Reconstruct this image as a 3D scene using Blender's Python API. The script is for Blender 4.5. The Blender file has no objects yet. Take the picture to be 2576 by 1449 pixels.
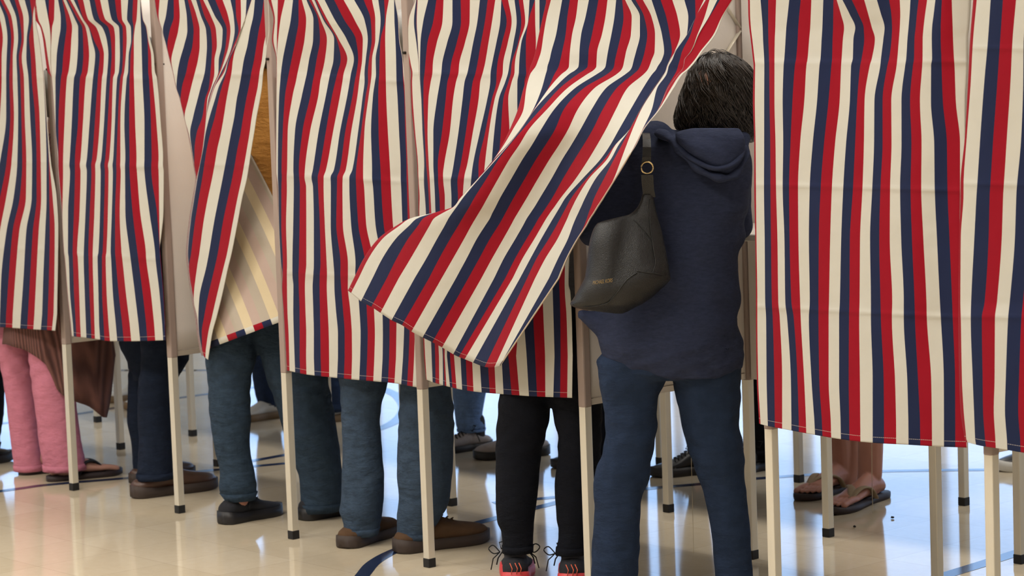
import bpy, bmesh, math, random
from mathutils import Vector, Matrix, noise
random.seed(7)
sc = bpy.context.scene
COL = sc.collection
V = Vector

# ------------------------------------------------------------------ camera
FPX, CX, CY = 6038.54, 1288.0, 724.5
PITCH, ROLL = 0.09134848, -0.03628366
E_ = (0.66315075, -0.74848586)
N_ = (0.74848586, 0.66315075)
CAM = V((8.19155, -4.88324, 1.6))
def _to_booth(v):
    return V((v[0]*E_[0]+v[1]*E_[1], v[0]*N_[0]+v[1]*N_[1], v[2]))
_f = V((0, math.cos(PITCH), -math.sin(PITCH)))
_r = V((1, 0, 0)); _u = _r.cross(_f)
_c, _s = math.cos(ROLL), math.sin(ROLL)
RGT = _to_booth(_c*_r + _s*_u); UP = _to_booth(-_s*_r + _c*_u); FWD = _to_booth(_f)
HR = V((RGT.x, RGT.y, 0)).normalized()           # level direction to the right of the view
HF = V((FWD.x, FWD.y, 0)).normalized()           # level direction along the view
def ray(x, y):
    return FWD + RGT*((x-CX)/FPX) - UP*((y-CY)/FPX)
def on_ground(x, y, z=0.0):
    d = ray(x, y); return CAM + d*((z-CAM.z)/d.z)
def on_t(x, y, t):                                # point on the upright plane at depth t of the booth row
    d = ray(x, y); return CAM + d*((t-CAM.y)/d.y)
def on_plane(x, y, p):                            # point on the upright plane through p that faces the camera
    d = ray(x, y); return CAM + d*((p-CAM).dot(HF)/d.dot(HF))
def depth(p): return (p-CAM).dot(FWD)
cam_d = bpy.data.cameras.new('camera'); cam = bpy.data.objects.new('camera', cam_d); COL.objects.link(cam)
cam.matrix_world = Matrix(((RGT.x, UP.x, -FWD.x, CAM.x), (RGT.y, UP.y, -FWD.y, CAM.y), (RGT.z, UP.z, -FWD.z, CAM.z), (0, 0, 0, 1)))
cam_d.sensor_width = 36.0; cam_d.lens = FPX/2576*36; cam_d.clip_start = .1; cam_d.clip_end = 200
cam_d.dof.use_dof = True; cam_d.dof.focus_distance = 6.9; cam_d.dof.aperture_fstop = 6.3
sc.camera = cam

# ------------------------------------------------------------------ objects
def put(name, bm, mats, parent=None, smooth=True):
    bmesh.ops.recalc_face_normals(bm, faces=bm.faces[:]) if mats is not None else None
    me = bpy.data.meshes.new(name); bm.to_mesh(me); bm.free()
    for m in (mats if isinstance(mats, (list, tuple)) else [mats]): me.materials.append(m)
    if smooth:
        for p in me.polygons: p.use_smooth = True
    o = bpy.data.objects.new(name, me); COL.objects.link(o)
    if parent is not None:
        o.parent = parent
        o.matrix_parent_inverse = parent.matrix_basis.inverted()
    return o
def tag(o, label=None, cat=None, group=None, kind=None):
    if label: o['label'] = label
    if cat: o['category'] = cat
    if group: o['group'] = group
    if kind: o['kind'] = kind
    return o
def empty(name, loc, rz=0.0):
    o = bpy.data.objects.new(name, None); COL.objects.link(o); o.location = loc; o.rotation_euler = (0, 0, rz)
    o.empty_display_size = .1
    return o
def struct(name, bm, m, smooth=False):
    return tag(put(name, bm, m, None, smooth), kind='structure')
def bake(o):
    dg = bpy.context.evaluated_depsgraph_get()
    me = bpy.data.meshes.new_from_object(o.evaluated_get(dg))
    old = o.data; o.modifiers.clear(); o.data = me; bpy.data.meshes.remove(old)
    for p in me.polygons: p.use_smooth = True
    return o
def remesh(o, vox, sm=4, fac=.5):
    mats = list(o.data.materials)
    m = o.modifiers.new('r', 'REMESH'); m.mode = 'VOXEL'; m.voxel_size = vox; m.use_smooth_shade = True
    if sm:
        s = o.modifiers.new('s', 'SMOOTH'); s.iterations = sm; s.factor = fac
    bake(o); o.data.materials.clear()
    for mm in mats: o.data.materials.append(mm)
    return o
def box(bm, lo, hi, bev=0.0):
    r = bmesh.ops.create_cube(bm, size=1.0)
    for v in r['verts']:
        v.co = V([lo[i] + (v.co[i]+.5)*(hi[i]-lo[i]) for i in range(3)])
    if bev:
        ed = list({e for v in r['verts'] for e in v.link_edges})
        bmesh.ops.bevel(bm, geom=ed, offset=bev, segments=2, profile=.5, affect='EDGES')
def loft(bm, rings, cap=True, closed=True):
    vs = [[bm.verts.new(p) for p in r] for r in rings]
    n = len(rings[0])
    for a, b in zip(vs, vs[1:]):
        for i in range(n if closed else n-1):
            j = (i+1) % n
            bm.faces.new((a[i], a[j], b[j], b[i]))
    if cap and closed:
        bm.faces.new(vs[0][::-1]); bm.faces.new(vs[-1])
    return vs
def frame(d):
    d = d.normalized(); a = d.cross(V((0, 0, 1)))
    if a.length < 1e-3: a = d.cross(V((1, 0, 0)))
    a.normalize(); return a, d.cross(a).normalized()
def tube(bm, pts, rad, seg=8, flat=1.0):
    rings = []
    pts = [V(p) for p in pts]
    for i, p in enumerate(pts):
        d = (pts[min(i+1, len(pts)-1)] - pts[max(i-1, 0)])
        a, b = frame(d); r = rad[i] if isinstance(rad, (list, tuple)) else rad
        rings.append([p + a*(r*math.cos(2*math.pi*k/seg)) + b*(r*flat*math.sin(2*math.pi*k/seg)) for k in range(seg)])
    loft(bm, rings)
def capsule(bm, p, q, r0, r1, seg=12):
    p, q = V(p), V(q); d = (q-p); L = d.length
    if L < 1e-6: return ball(bm, p, (r0, r0, r0))
    d /= L; a, b = frame(d); rings = []
    for k in range(5):
        th = (k/4)*math.pi/2; rings.append((p - d*(r0*math.cos(th)), max(r0*math.sin(th), r0*.05)))
    for k in range(5):
        th = (k/4)*math.pi/2; rings.append((q + d*(r1*math.sin(th)), max(r1*math.cos(th), r1*.05)))
    loft(bm, [[c + a*(r*math.cos(2*math.pi*i/seg)) + b*(r*math.sin(2*math.pi*i/seg)) for i in range(seg)] for c, r in rings])
def ball(bm, c, rad, rot=None, seg=16):
    r = bmesh.ops.create_uvsphere(bm, u_segments=seg, v_segments=max(8, seg//2+2), radius=1.0)
    M = Matrix.Diagonal((rad[0], rad[1], rad[2], 1.0))
    if rot is not None: M = rot.to_4x4() @ M
    M = Matrix.Translation(c) @ M
    bmesh.ops.transform(bm, matrix=M, verts=r['verts'])
def cr(p0, p1, p2, p3, t):
    return .5*((2*p1)+(-p0+p2)*t+(2*p0-5*p1+4*p2-p3)*t*t+(-p0+3*p1-3*p2+p3)*t*t*t)
def interp(xs, ys, x):
    if x <= xs[0]: return ys[0]
    if x >= xs[-1]: return ys[-1]
    for i in range(len(xs)-1):
        if x <= xs[i+1]:
            h = xs[i+1]-xs[i]; t = (x-xs[i])/h
            d = [(ys[j+1]-ys[j])/(xs[j+1]-xs[j]) for j in range(max(i-1, 0), min(i+2, len(xs)-1))]
            def mono(a, b): return 0 if a*b <= 0 else 2*a*b/(a+b)
            dc = (ys[i+1]-ys[i])/h
            m0 = mono((ys[i]-ys[i-1])/(xs[i]-xs[i-1]), dc) if i > 0 else dc
            m1 = mono(dc, (ys[i+2]-ys[i+1])/(xs[i+2]-xs[i+1])) if i+2 < len(xs) else dc
            t2, t3 = t*t, t*t*t
            return (2*t3-3*t2+1)*ys[i] + (t3-2*t2+t)*h*m0 + (-2*t3+3*t2)*ys[i+1] + (t3-t2)*h*m1
    return ys[-1]

# ------------------------------------------------------------------ materials
def srgb(r, g, b):
    f = lambda c: (c/255/12.92) if c/255 <= .04045 else ((c/255+.055)/1.055)**2.4
    return (f(r), f(g), f(b), 1.0)
class MT:
    def __init__(s, name):
        s.m = bpy.data.materials.new(name); s.m.use_nodes = True; s.t = s.m.node_tree; s.t.nodes.clear()
        s.out = s.n('ShaderNodeOutputMaterial'); s.b = s.n('ShaderNodeBsdfPrincipled'); s.l(s.b.outputs[0], s.out.inputs[0])
    def n(s, t, **k):
        x = s.t.nodes.new(t)
        for a, v in k.items(): setattr(x, a, v)
        return x
    def l(s, a, b): s.t.links.new(a, b)
    def math(s, op, a, b=None, c=None):
        x = s.n('ShaderNodeMath', operation=op)
        for i, v in enumerate((a, b, c)):
            if v is None: continue
            if isinstance(v, (int, float)): x.inputs[i].default_value = v
            else: s.l(v, x.inputs[i])
        return x.outputs[0]
    def mix(s, f, a, b, mode='MIX'):
        x = s.n('ShaderNodeMix', data_type='RGBA', blend_type=mode)
        for i, v in ((0, f), (6, a), (7, b)):
            if isinstance(v, (int, float, tuple)): x.inputs[i].default_value = v
            else: s.l(v, x.inputs[i])
        return x.outputs[2]
    def noise(s, scale, detail=3, rough=.55, coord='Object', sc3=None):
        tc = s.n('ShaderNodeTexCoord'); x = s.n('ShaderNodeTexNoise')
        x.inputs['Scale'].default_value = scale; x.inputs['Detail'].default_value = detail; x.inputs['Roughness'].default_value = rough
        if sc3:
            mp = s.n('ShaderNodeMapping'); mp.inputs['Scale'].default_value = sc3
            s.l(tc.outputs[coord], mp.inputs[0]); s.l(mp.outputs[0], x.inputs[0])
        else: s.l(tc.outputs[coord], x.inputs[0])
        return x.outputs[0]
    def bump(s, h, strength=.3, dist=.01):
        x = s.n('ShaderNodeBump'); x.inputs['Strength'].default_value = strength; x.inputs['Distance'].default_value = dist
        s.l(h, x.inputs['Height']); s.l(x.outputs[0], s.b.inputs['Normal'])
    def set(s, **k):
        for a, v in k.items():
            i = s.b.inputs[a.replace('_', ' ')]
            if isinstance(v, (int, float, tuple)): i.default_value = v
            else: s.l(v, i)
        return s.m
def plain(name, col, rough=.6, var=.15, scale=30, metal=0.0, bump=0.0, spec=.5, bscale=None, sc3=None):
    t = MT(name); c = srgb(*col); n = t.noise(scale, sc3=sc3)
    lo = tuple(x*(1-var) for x in c[:3])+(1,); hi = tuple(min(1, x*(1+var)) for x in c[:3])+(1,)
    t.set(Base_Color=t.mix(n, lo, hi), Roughness=rough, Metallic=metal)
    t.b.inputs['Specular IOR Level'].default_value = spec
    if bump: t.bump(t.noise(bscale or scale*4, 2), bump, .004)
    return t.m
CREAM, NAVY, RED = srgb(200, 196, 184), srgb(31, 39, 69), srgb(146, 13, 32)
def stripes(name, reverse=False):
    t = MT(name); uv = t.n('ShaderNodeUVMap'); sp = t.n('ShaderNodeSeparateXYZ'); t.l(uv.outputs[0], sp.inputs[0])
    ph = t.math('DIVIDE', t.math('FRACT', t.math('DIVIDE', sp.outputs[0], 3.0)), 1/3.)     # 0..3 across cream, navy, red
    cn = t.math('GREATER_THAN', ph, 1.0); cr_ = t.math('GREATER_THAN', ph, 2.0)
    if not reverse:
        col = t.mix(cr_, t.mix(cn, CREAM, NAVY), RED)
        st = t.math('LESS_THAN', t.math('ABSOLUTE', t.math('SUBTRACT', sp.outputs[1], .0155)), .0008)
        dash = t.math('GREATER_THAN', t.math('FRACT', t.math('MULTIPLY', sp.outputs[0], 6.0)), .25)
        col = t.mix(t.math('MULTIPLY', st, t.math('MULTIPLY', dash, .55)), col, srgb(200, 190, 180))
    else:
        col = t.mix(cr_, t.mix(cn, srgb(208, 190, 156), srgb(176, 164, 148)), srgb(182, 160, 148))
        hem = t.math('LESS_THAN', sp.outputs[1], .019)
        front = t.mix(cr_, t.mix(cn, CREAM, NAVY), RED)
        col = t.mix(hem, col, front)
    n = t.noise(9, 4); col = t.mix(t.math('MULTIPLY', n, .22), col, tuple(.55*x for x in (1, 1, 1))+(1,), 'MULTIPLY')
    weave = t.noise(900, 2, .6)
    col = t.mix(t.math('MULTIPLY', weave, .12), col, (.5, .5, .5, 1), 'OVERLAY')
    t.set(Base_Color=col, Roughness=.85); t.b.inputs['Specular IOR Level'].default_value = .12
    t.b.inputs['Sheen Weight'].default_value = .06
    h = t.math('ADD', t.math('MULTIPLY', t.noise(14, 3), 1.0), t.math('MULTIPLY', weave, .04))
    t.bump(h, .35, .006)
    return t.m
M_STRIPE = stripes('striped_cotton'); M_BACK = stripes('striped_cotton_reverse', True)
M_ALU = plain('brushed_aluminium', (218, 210, 192), .36, .10, 40, .3, .05, sc3=(1, 1, .08))
M_CAP = plain('black_rubber_cap', (18, 18, 20), .6)
M_PANEL = plain('cream_panel_cloth', (222, 214, 206), .85, .05, 6, 0, .12, .15, 60)
M_SLEEVE = plain('taupe_sleeve_cloth', (154, 136, 126), .85, .06, 8, 0, .1)
M_DESK = plain('white_laminate', (226, 220, 212), .4, .03, 8)
M_BOLT = plain('dark_steel_bolt', (60, 55, 50), .4, .2, 60, .8)
M_SKIN = plain('skin_tan', (176, 122, 104), .5, .10, 14, 0, .05)
M_SKIN2 = plain('skin_light', (190, 142, 126), .5, .10, 14, 0, .05)
def fabric(name, col, var=.25, scale=60, bump=.25, rough=.9, fine=500, sc3=None):
    t = MT(name); c = srgb(*col)
    n = t.noise(scale, 4, .7, sc3=sc3); f = t.noise(fine, 2)
    lo = tuple(x*(1-var) for x in c[:3])+(1,); hi = tuple(min(1, x*(1+var*1.6)) for x in c[:3])+(1,)
    col_ = t.mix(n, lo, hi); col_ = t.mix(t.math('MULTIPLY', f, .35), col_, (.5, .5, .5, 1), 'OVERLAY')
    t.set(Base_Color=col_, Roughness=rough); t.b.inputs['Specular IOR Level'].default_value = .15
    t.bump(t.math('ADD', t.math('MULTIPLY', t.noise(13, 4, .55, sc3=(1, 1, 2.2)), 1.0), t.math('MULTIPLY', f, .06)), min(1.0, bump*1.8), .03)
    return t.m

# ------------------------------------------------------------------ the hall
def floor_mat():
    t = MT('polished_vinyl_tile'); tc = t.n('ShaderNodeTexCoord'); sp = t.n('ShaderNodeSeparateXYZ'); t.l(tc.outputs['Object'], sp.inputs[0])
    P = .305
    def cell(o, off): return t.math('DIVIDE', t.math('ADD', o, 60*P+off), P)
    cx, cy = cell(sp.outputs[0], .02), cell(sp.outputs[1], .24)
    def edge(c):
        f = t.math('FRACT', c); return t.math('LESS_THAN', t.math('MINIMUM', f, t.math('SUBTRACT', 1.0, f)), .0032)
    g = t.math('MAXIMUM', edge(cx), edge(cy))
    cmb = t.n('ShaderNodeCombineXYZ'); t.l(t.math('FLOOR', cx), cmb.inputs[0]); t.l(t.math('FLOOR', cy), cmb.inputs[1])
    wn = t.n('ShaderNodeTexWhiteNoise'); t.l(cmb.outputs[0], wn.inputs[0])
    n = t.noise(26, 5, .7); n2 = t.noise(2.2, 3)
    a, b = srgb(198, 182, 154), srgb(224, 210, 186)
    col = t.mix(t.math('ADD', t.math('MULTIPLY', n, .55), t.math('MULTIPLY', wn.outputs[0], .3)), a, b)
    col = t.mix(t.math('MULTIPLY', n2, .25), col, srgb(172, 154, 126))
    col = t.mix(t.math('MULTIPLY', g, .38), col, srgb(120, 106, 88))
    r = t.math('ADD', t.math('MULTIPLY', t.noise(60, 4, .7), .05), .055)
    t.set(Base_Color=col, Roughness=r); t.b.inputs['IOR'].default_value = 1.5
    h = t.math('SUBTRACT', t.math('ADD', t.math('MULTIPLY', n, .05), t.math('MULTIPLY', t.noise(5, 2), .25)), t.math('MULTIPLY', g, .5))
    t.bump(h, .03, .003)
    return t.m
bm = bmesh.new(); box(bm, (-18, -9, -.1), (13, 12, 0)); struct('floor', bm, floor_mat())
M_WALL = plain('painted_block_wall', (214, 210, 202), .8, .04, 3)
M_CEIL = plain('ceiling_paint', (220, 218, 212), .9, .03, 3)
bm = bmesh.new(); box(bm, (-18, -9, 5.0), (13, 12, 5.1)); struct('ceiling', bm, M_CEIL)
bm = bmesh.new(); box(bm, (13, -9, 0), (13.2, 12, 5)); struct('wall_right', bm, M_WALL)
bm = bmesh.new(); box(bm, (-18, -9.2, 0), (13, -9, 5)); struct('wall_front', bm, M_WALL)
WZ0, WZ1 = .55, 4.5
def window_wall(name, along_x, fixed, lo, hi, wins):
    bm = bmesh.new()
    def seg(a, b, z0, z1):
        if along_x: box(bm, (a, fixed, z0), (b, fixed+.2, z1))
        else: box(bm, (fixed-.2, a, z0), (fixed, b, z1))
    seg(lo, hi, 0, WZ0); seg(lo, hi, WZ1, 5)
    p = lo
    for a, b in wins: seg(p, a, WZ0, WZ1); p = b
    seg(p, hi, WZ0, WZ1)
    struct(name, bm, M_WALL)
wb = [(-16.75+i*3.3, -16.75+i*3.3+3.22) for i in range(8)]
wl = [(-8.4+i*2.9, -8.4+i*2.9+1.5) for i in range(7)]
window_wall('wall_back', True, 12.0, -18, 13, wb); window_wall('wall_left', False, -18.0, -9, 12, wl)
M_FRAME = plain('window_frame_paint', (120, 124, 130), .5)
gm = MT('clear_pane'); gm.t.nodes.remove(gm.b)
tr = gm.n('ShaderNodeBsdfTransparent'); gl = gm.n('ShaderNodeBsdfGlossy'); gl.inputs['Roughness'].default_value = .02
mx = gm.n('ShaderNodeMixShader'); mx.inputs[0].default_value = .06
gm.l(tr.outputs[0], mx.inputs[1]); gm.l(gl.outputs[0], mx.inputs[2]); gm.l(mx.outputs[0], gm.out.inputs[0])
wi = 0
for along_x, fixed, wins in ((True, 12.1, wb), (False, -18.1, wl)):
    for a, b in wins:
        wi += 1
        def P(u, z, d): return (u, fixed+d, z) if along_x else (fixed+d, u, z)
        def bx(bm, u0, u1, z0, z1, d):
            p, q = P(u0, z0, -d), P(u1, z1, d); box(bm, [min(p[i], q[i]) for i in range(3)], [max(p[i], q[i]) for i in range(3)])
        bm = bmesh.new()
        for u0, u1, z0, z1 in ((a, a+.04, WZ0, WZ1), (b-.04, b, WZ0, WZ1), (a, b, WZ0, WZ0+.06), (a, b, WZ1-.06, WZ1), ((a+b)/2-.02, (a+b)/2+.02, WZ0, WZ1), (a, b, 1.66, 1.70)):
            bx(bm, u0, u1, z0, z1, .05)
        w = struct('window_%d' % wi, bm, M_FRAME)
        bm = bmesh.new(); bx(bm, a, b, WZ0, WZ1, .004); put('pane', bm, gm.m, w, False)
# game lines painted on the floor
M_LINE = plain('navy_floor_paint', (34, 44, 72), .16, .15, 30, bump=0)
def smooth_path(pts, n=10):
    out = []
    for i in range(len(pts)-1):
        p0, p1, p2, p3 = pts[max(i-1, 0)], pts[i], pts[i+1], pts[min(i+2, len(pts)-1)]
        for k in range(n): out.append(cr(p0, p1, p2, p3, k/n))
    return out + [pts[-1]]
def floor_line(i, px, w=.05, ext=(0, 0)):
    pts = [on_ground(x, y) for x, y in px]
    if ext[0]: pts.insert(0, pts[0]+(pts[0]-pts[1]).normalized()*ext[0])
    if ext[1]: pts.append(pts[-1]+(pts[-1]-pts[-2]).normalized()*ext[1])
    pts = smooth_path(pts); bm = bmesh.new(); prev = None
    for k, p in enumerate(pts):
        d = (pts[min(k+1, len(pts)-1)]-pts[max(k-1, 0)]).normalized(); n = V((-d.y, d.x, 0))*w/2
        a, b = bm.verts.new(p+n+V((0, 0, .0008))), bm.verts.new(p-n+V((0, 0, .0008)))
        if prev: bm.faces.new((prev[0], a, b, prev[1]))
        prev = (a, b)
    struct('trim_%d' % i, bm, M_LINE)
floor_line(1, [(911, 1449), (935, 1420), (968, 1398), (1010, 1379), (1080, 1350), (1200, 1316), (1375, 1271)], .05, (.25, .3))
floor_line(2, [(0, 1236), (120, 1220), (330, 1202), (480, 1188)], .05, (1, .4))
floor_line(3, [(2350, 1456), (2464, 1421), (2576, 1385)], .06, (.5, 1))
floor_line(4, [(1560, 1236), (1689, 1224), (1761, 1218), (1930, 1202), (2180, 1187), (2470, 1182), (2576, 1183)], .05, (.5, .5))
floor_line(5, [(930, 966), (972, 982), (1003, 999), (1018, 1027), (1001, 1055), (959, 1077), (900, 1092)], .06)
floor_line(6, [(120, 1051), (200, 1041), (290, 1026), (452, 1001), (517, 992), (600, 980)], .05, (1, .5))
floor_line(7, [(240, 931), (327, 932), (485, 932), (560, 931)], .05, (2, 2))
floor_line(8, [(560, 1172), (632, 1160), (715, 1145), (800, 1130)], .05)

# ------------------------------------------------------------------ light
sc.view_settings.view_transform = 'Standard'; sc.view_settings.look = 'None'; sc.view_settings.exposure = -0.13
sc.cycles.use_denoising = True; sc.cycles.max_bounces = 6; sc.cycles.diffuse_bounces = 3; sc.cycles.glossy_bounces = 3; sc.cycles.transparent_max_bounces = 8
sc.cycles.use_adaptive_sampling = True; sc.cycles.adaptive_threshold = .05; sc.cycles.adaptive_min_samples = 10
w = bpy.data.worlds.new('sky'); sc.world = w; w.use_nodes = True
bg = w.node_tree.nodes['Background']; bg.inputs[0].default_value = (.37, .60, 1.0, 1); bg.inputs[1].default_value = 3.1
def area(name, loc, size, power, col, rot=(0, 0, 0)):
    d = bpy.data.lights.new(name, 'AREA'); d.shape = 'RECTANGLE'; d.size, d.size_y = size; d.energy = power; d.color = col
    o = bpy.data.objects.new(name, d); COL.objects.link(o); o.location = loc; o.rotation_euler = rot
    return o
WARM = (1.0, .955, .89)
for i, (x, y, p) in enumerate(((5.5, -5.5, 250), (-.5, -5.5, 220), (9.5, -2.0, 60), (-6, -4.5, 165), (2.5, -2.2, 135), (-2.5, 4.5, 100), (5, 4.5, 100), (1.0, .75, 120), (3.6, .75, 90))):
    area('ceiling_lamp', (x, y, 4.9), (3.2, 1.2), p, WARM)
# ------------------------------------------------------------------ the voting booths
STEP = .7477
def front_leg(k):
    px = {0: (187, 1233), 1: (453, 1290), 2: (739, 1355), 3: (1081, 1426)}.get(k)
    if px:
        p = on_ground(*px); return (p.x, p.y)
    return (k*STEP, 0.0)
def rear_leg(k):
    if k == 2: p = on_ground(1137, 1272); return (p.x, p.y)
    f = front_leg(k); return (f[0]-.005, .72)
def b_back(k):
    px = {-2: (246, 1062), -1: (485, 1097), 3: (1682, 1288), 4: (2084, 1350), 5: (2566, 1417)}.get(k)
    if px: p = on_ground(*px); return (p.x, p.y)
    return (k*STEP-.04, 1.142)
def b_front(k):
    px = {2: (1662, 1168), 3: (2010, 1213), 4: (2425, 1271)}.get(k)
    if px: p = on_ground(*px); return (p.x, p.y)
    return (k*STEP-.04, 1.86)
TW = .0138; PZ0, PZ1, TOP = .585, 1.96, 2.04
def build_leg(root, x, y):
    bm = bmesh.new(); box(bm, (x-TW, y-TW, .028), (x+TW, y+TW, TOP), .0022)
    o = put('leg', bm, M_ALU, root, False)
    bm = bmesh.new(); box(bm, (x-TW-.0012, y-TW-.0012, 0), (x+TW+.0012, y+TW+.0012, .03), .002); put('foot_cap', bm, M_CAP, o, False)
    bm = bmesh.new(); bmesh.ops.create_cone(bm, cap_ends=True, segments=12, radius1=.0055, radius2=.0045, depth=.05, matrix=Matrix.Translation((x, y, 1.66)) @ Matrix.Rotation(math.pi/2, 4, 'X')); put('bolt', bm, M_BOLT, o, False)
def booth(k, fl, rl, fr, rr, label, group):
    root = empty('voting_booth', (fl[0], fl[1], 0))
    tag(root, label, 'voting booth', group)
    build_leg(root, *fl); build_leg(root, *rl)
    sy = 1 if rl[1] > fl[1] else -1
    # cloth divider: a sheet between the two posts with a sleeve round each
    bm = bmesh.new(); n = 24; tz = 14; rows = []
    for j in range(tz+1):
        z = PZ0 + (PZ1-PZ0)*j/tz; r = []
        for i in range(n+1):
            u = i/n; p = V((fl[0], fl[1], 0)).lerp(V((rl[0], rl[1], 0)), u)
            o = .010*math.sin(u*7+k*2+z*1.4)*math.sin(u*math.pi)+.006*noise.noise(V((u*3, z*2, k*3.1)))*math.sin(u*math.pi)
            r.append(V((p.x+.004+o, p.y, z)))
        rows.append(r)
    vs = [[bm.verts.new(p) for p in r] for r in rows]
    for a, b in zip(vs, vs[1:]):
        for i in range(n): bm.faces.new((a[i], a[i+1], b[i+1], b[i]))
    d = put('divider_panel', bm, M_PANEL, root)
    m = d.modifiers.new('t', 'SOLIDIFY'); m.thickness = .004; m.offset = 0
    for (x, y) in (fl, rl):
        bm = bmesh.new(); box(bm, (x-.0152, y-.0152, PZ0-.005), (x+.0152, y+.0152, PZ1), .005); put('post_sleeve', bm, M_SLEEVE, d, False)
    # stitched hem along the divider's foot
    bm = bmesh.new(); tube(bm, [(fl[0]+.0065, fl[1]+sy*.02, PZ0+.02), (rl[0]+.0065, rl[1]-sy*.02, PZ0+.02)], .0012, 5); put('hem_seam', bm, plain_once('seam_thread', (150, 138, 124)), d)
    bm = bmesh.new(); box(bm, (rl[0]+.02, rl[1]-.004, PZ0), (rr[0]-.02, rr[1]+.004, PZ1)); put('back_panel', bm, M_PANEL, root, False)
    y0, y1 = sorted((rl[1]-sy*.03, fl[1]+sy*.33))
    bm = bmesh.new(); box(bm, (fl[0]+.02, y0, SHELF_Z-.022), (fr[0]-.02, y1, SHELF_Z), .004); put('writing_shelf', bm, M_DESK, root, False)
    # rails round the top and the rod the curtain hangs on
    bm = bmesh.new(); box(bm, (fl[0]+.014, rl[1]-.011, TOP-.024), (fr[0]-.014, rl[1]+.011, TOP)); put('top_rail', bm, M_ALU, root, False)
    bm = bmesh.new(); a, b = sorted((fl[1], rl[1])); box(bm, (fl[0]-.011, a, TOP-.024), (fl[0]+.011, b, TOP)); put('top_rail', bm, M_ALU, root, False)
    bm = bmesh.new(); tube(bm, [(fl[0], fl[1]-sy*.030, TOP-.012), (fr[0]-.006, fr[1]-sy*.030, TOP-.012)], .008, 10); put('curtain_rod', bm, M_ALU, root)
    bm = bmesh.new()
    for za, zb in ((1.80, 1.70), (1.60, 1.69)):
        p, q = V((rl[0]+.012, rl[1]-sy*.09, za)), V((rl[0]+.012, rl[1]-sy*.005, zb)); tube(bm, [p, q], .009, 6, .35)
    put('corner_brace', bm, M_ALU, root)
    return root
_once = {}
def plain_once(n, c):
    if n not in _once: _once[n] = plain(n, c)
    return _once[n]
SHELF_Z = on_t(1882, 575, .50).z
words = {-2: 'aluminium voting booth with cream dividers at the far end of the near row',
         -1: 'voting booth of the person in pink trousers, far end of the near row',
         0: 'voting booth of the person in dark navy jeans and brown leather shoes',
         1: 'voting booth of the person in a tan jacket, its curtain bunched to one side',
         2: 'voting booth of the person in blue jeans and brown suede shoes',
         3: 'voting booth of the person in black jeans and red-soled sneakers',
         4: 'open voting booth that the woman with the black handbag stands in',
         5: 'empty voting booth right beside the woman with the handbag, curtain hanging straight',
         6: 'voting booth at the near end of the row, past the empty one'}
for k in range(-2, 7):
    booth(k, front_leg(k), rear_leg(k), front_leg(k+1), rear_leg(k+1), words[k], 'voting booths of the near row')
wb_ = {-4: 'far row voting booth seen only past the pink trousers', -3: 'far row voting booth behind the person in pink trousers', -2: 'far row voting booth behind the brown cardigan, one rear leg showing',
       -1: 'far row voting booth behind the dark navy jeans', 0: 'far row voting booth behind the tan jacket person', 1: 'far row voting booth behind the blue jeans and suede shoes',
       2: 'far row voting booth of the person in a black ankle shoe', 3: 'far row voting booth of the person in flip-flops, bare legs showing', 4: 'far row voting booth past the flip-flop person', 5: 'far row voting booth at its near end'}
for k in range(-4, 6):
    booth(k, b_front(k), b_back(k), b_front(k+1), b_back(k+1), wb_[k], 'voting booths of the far row')

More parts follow.
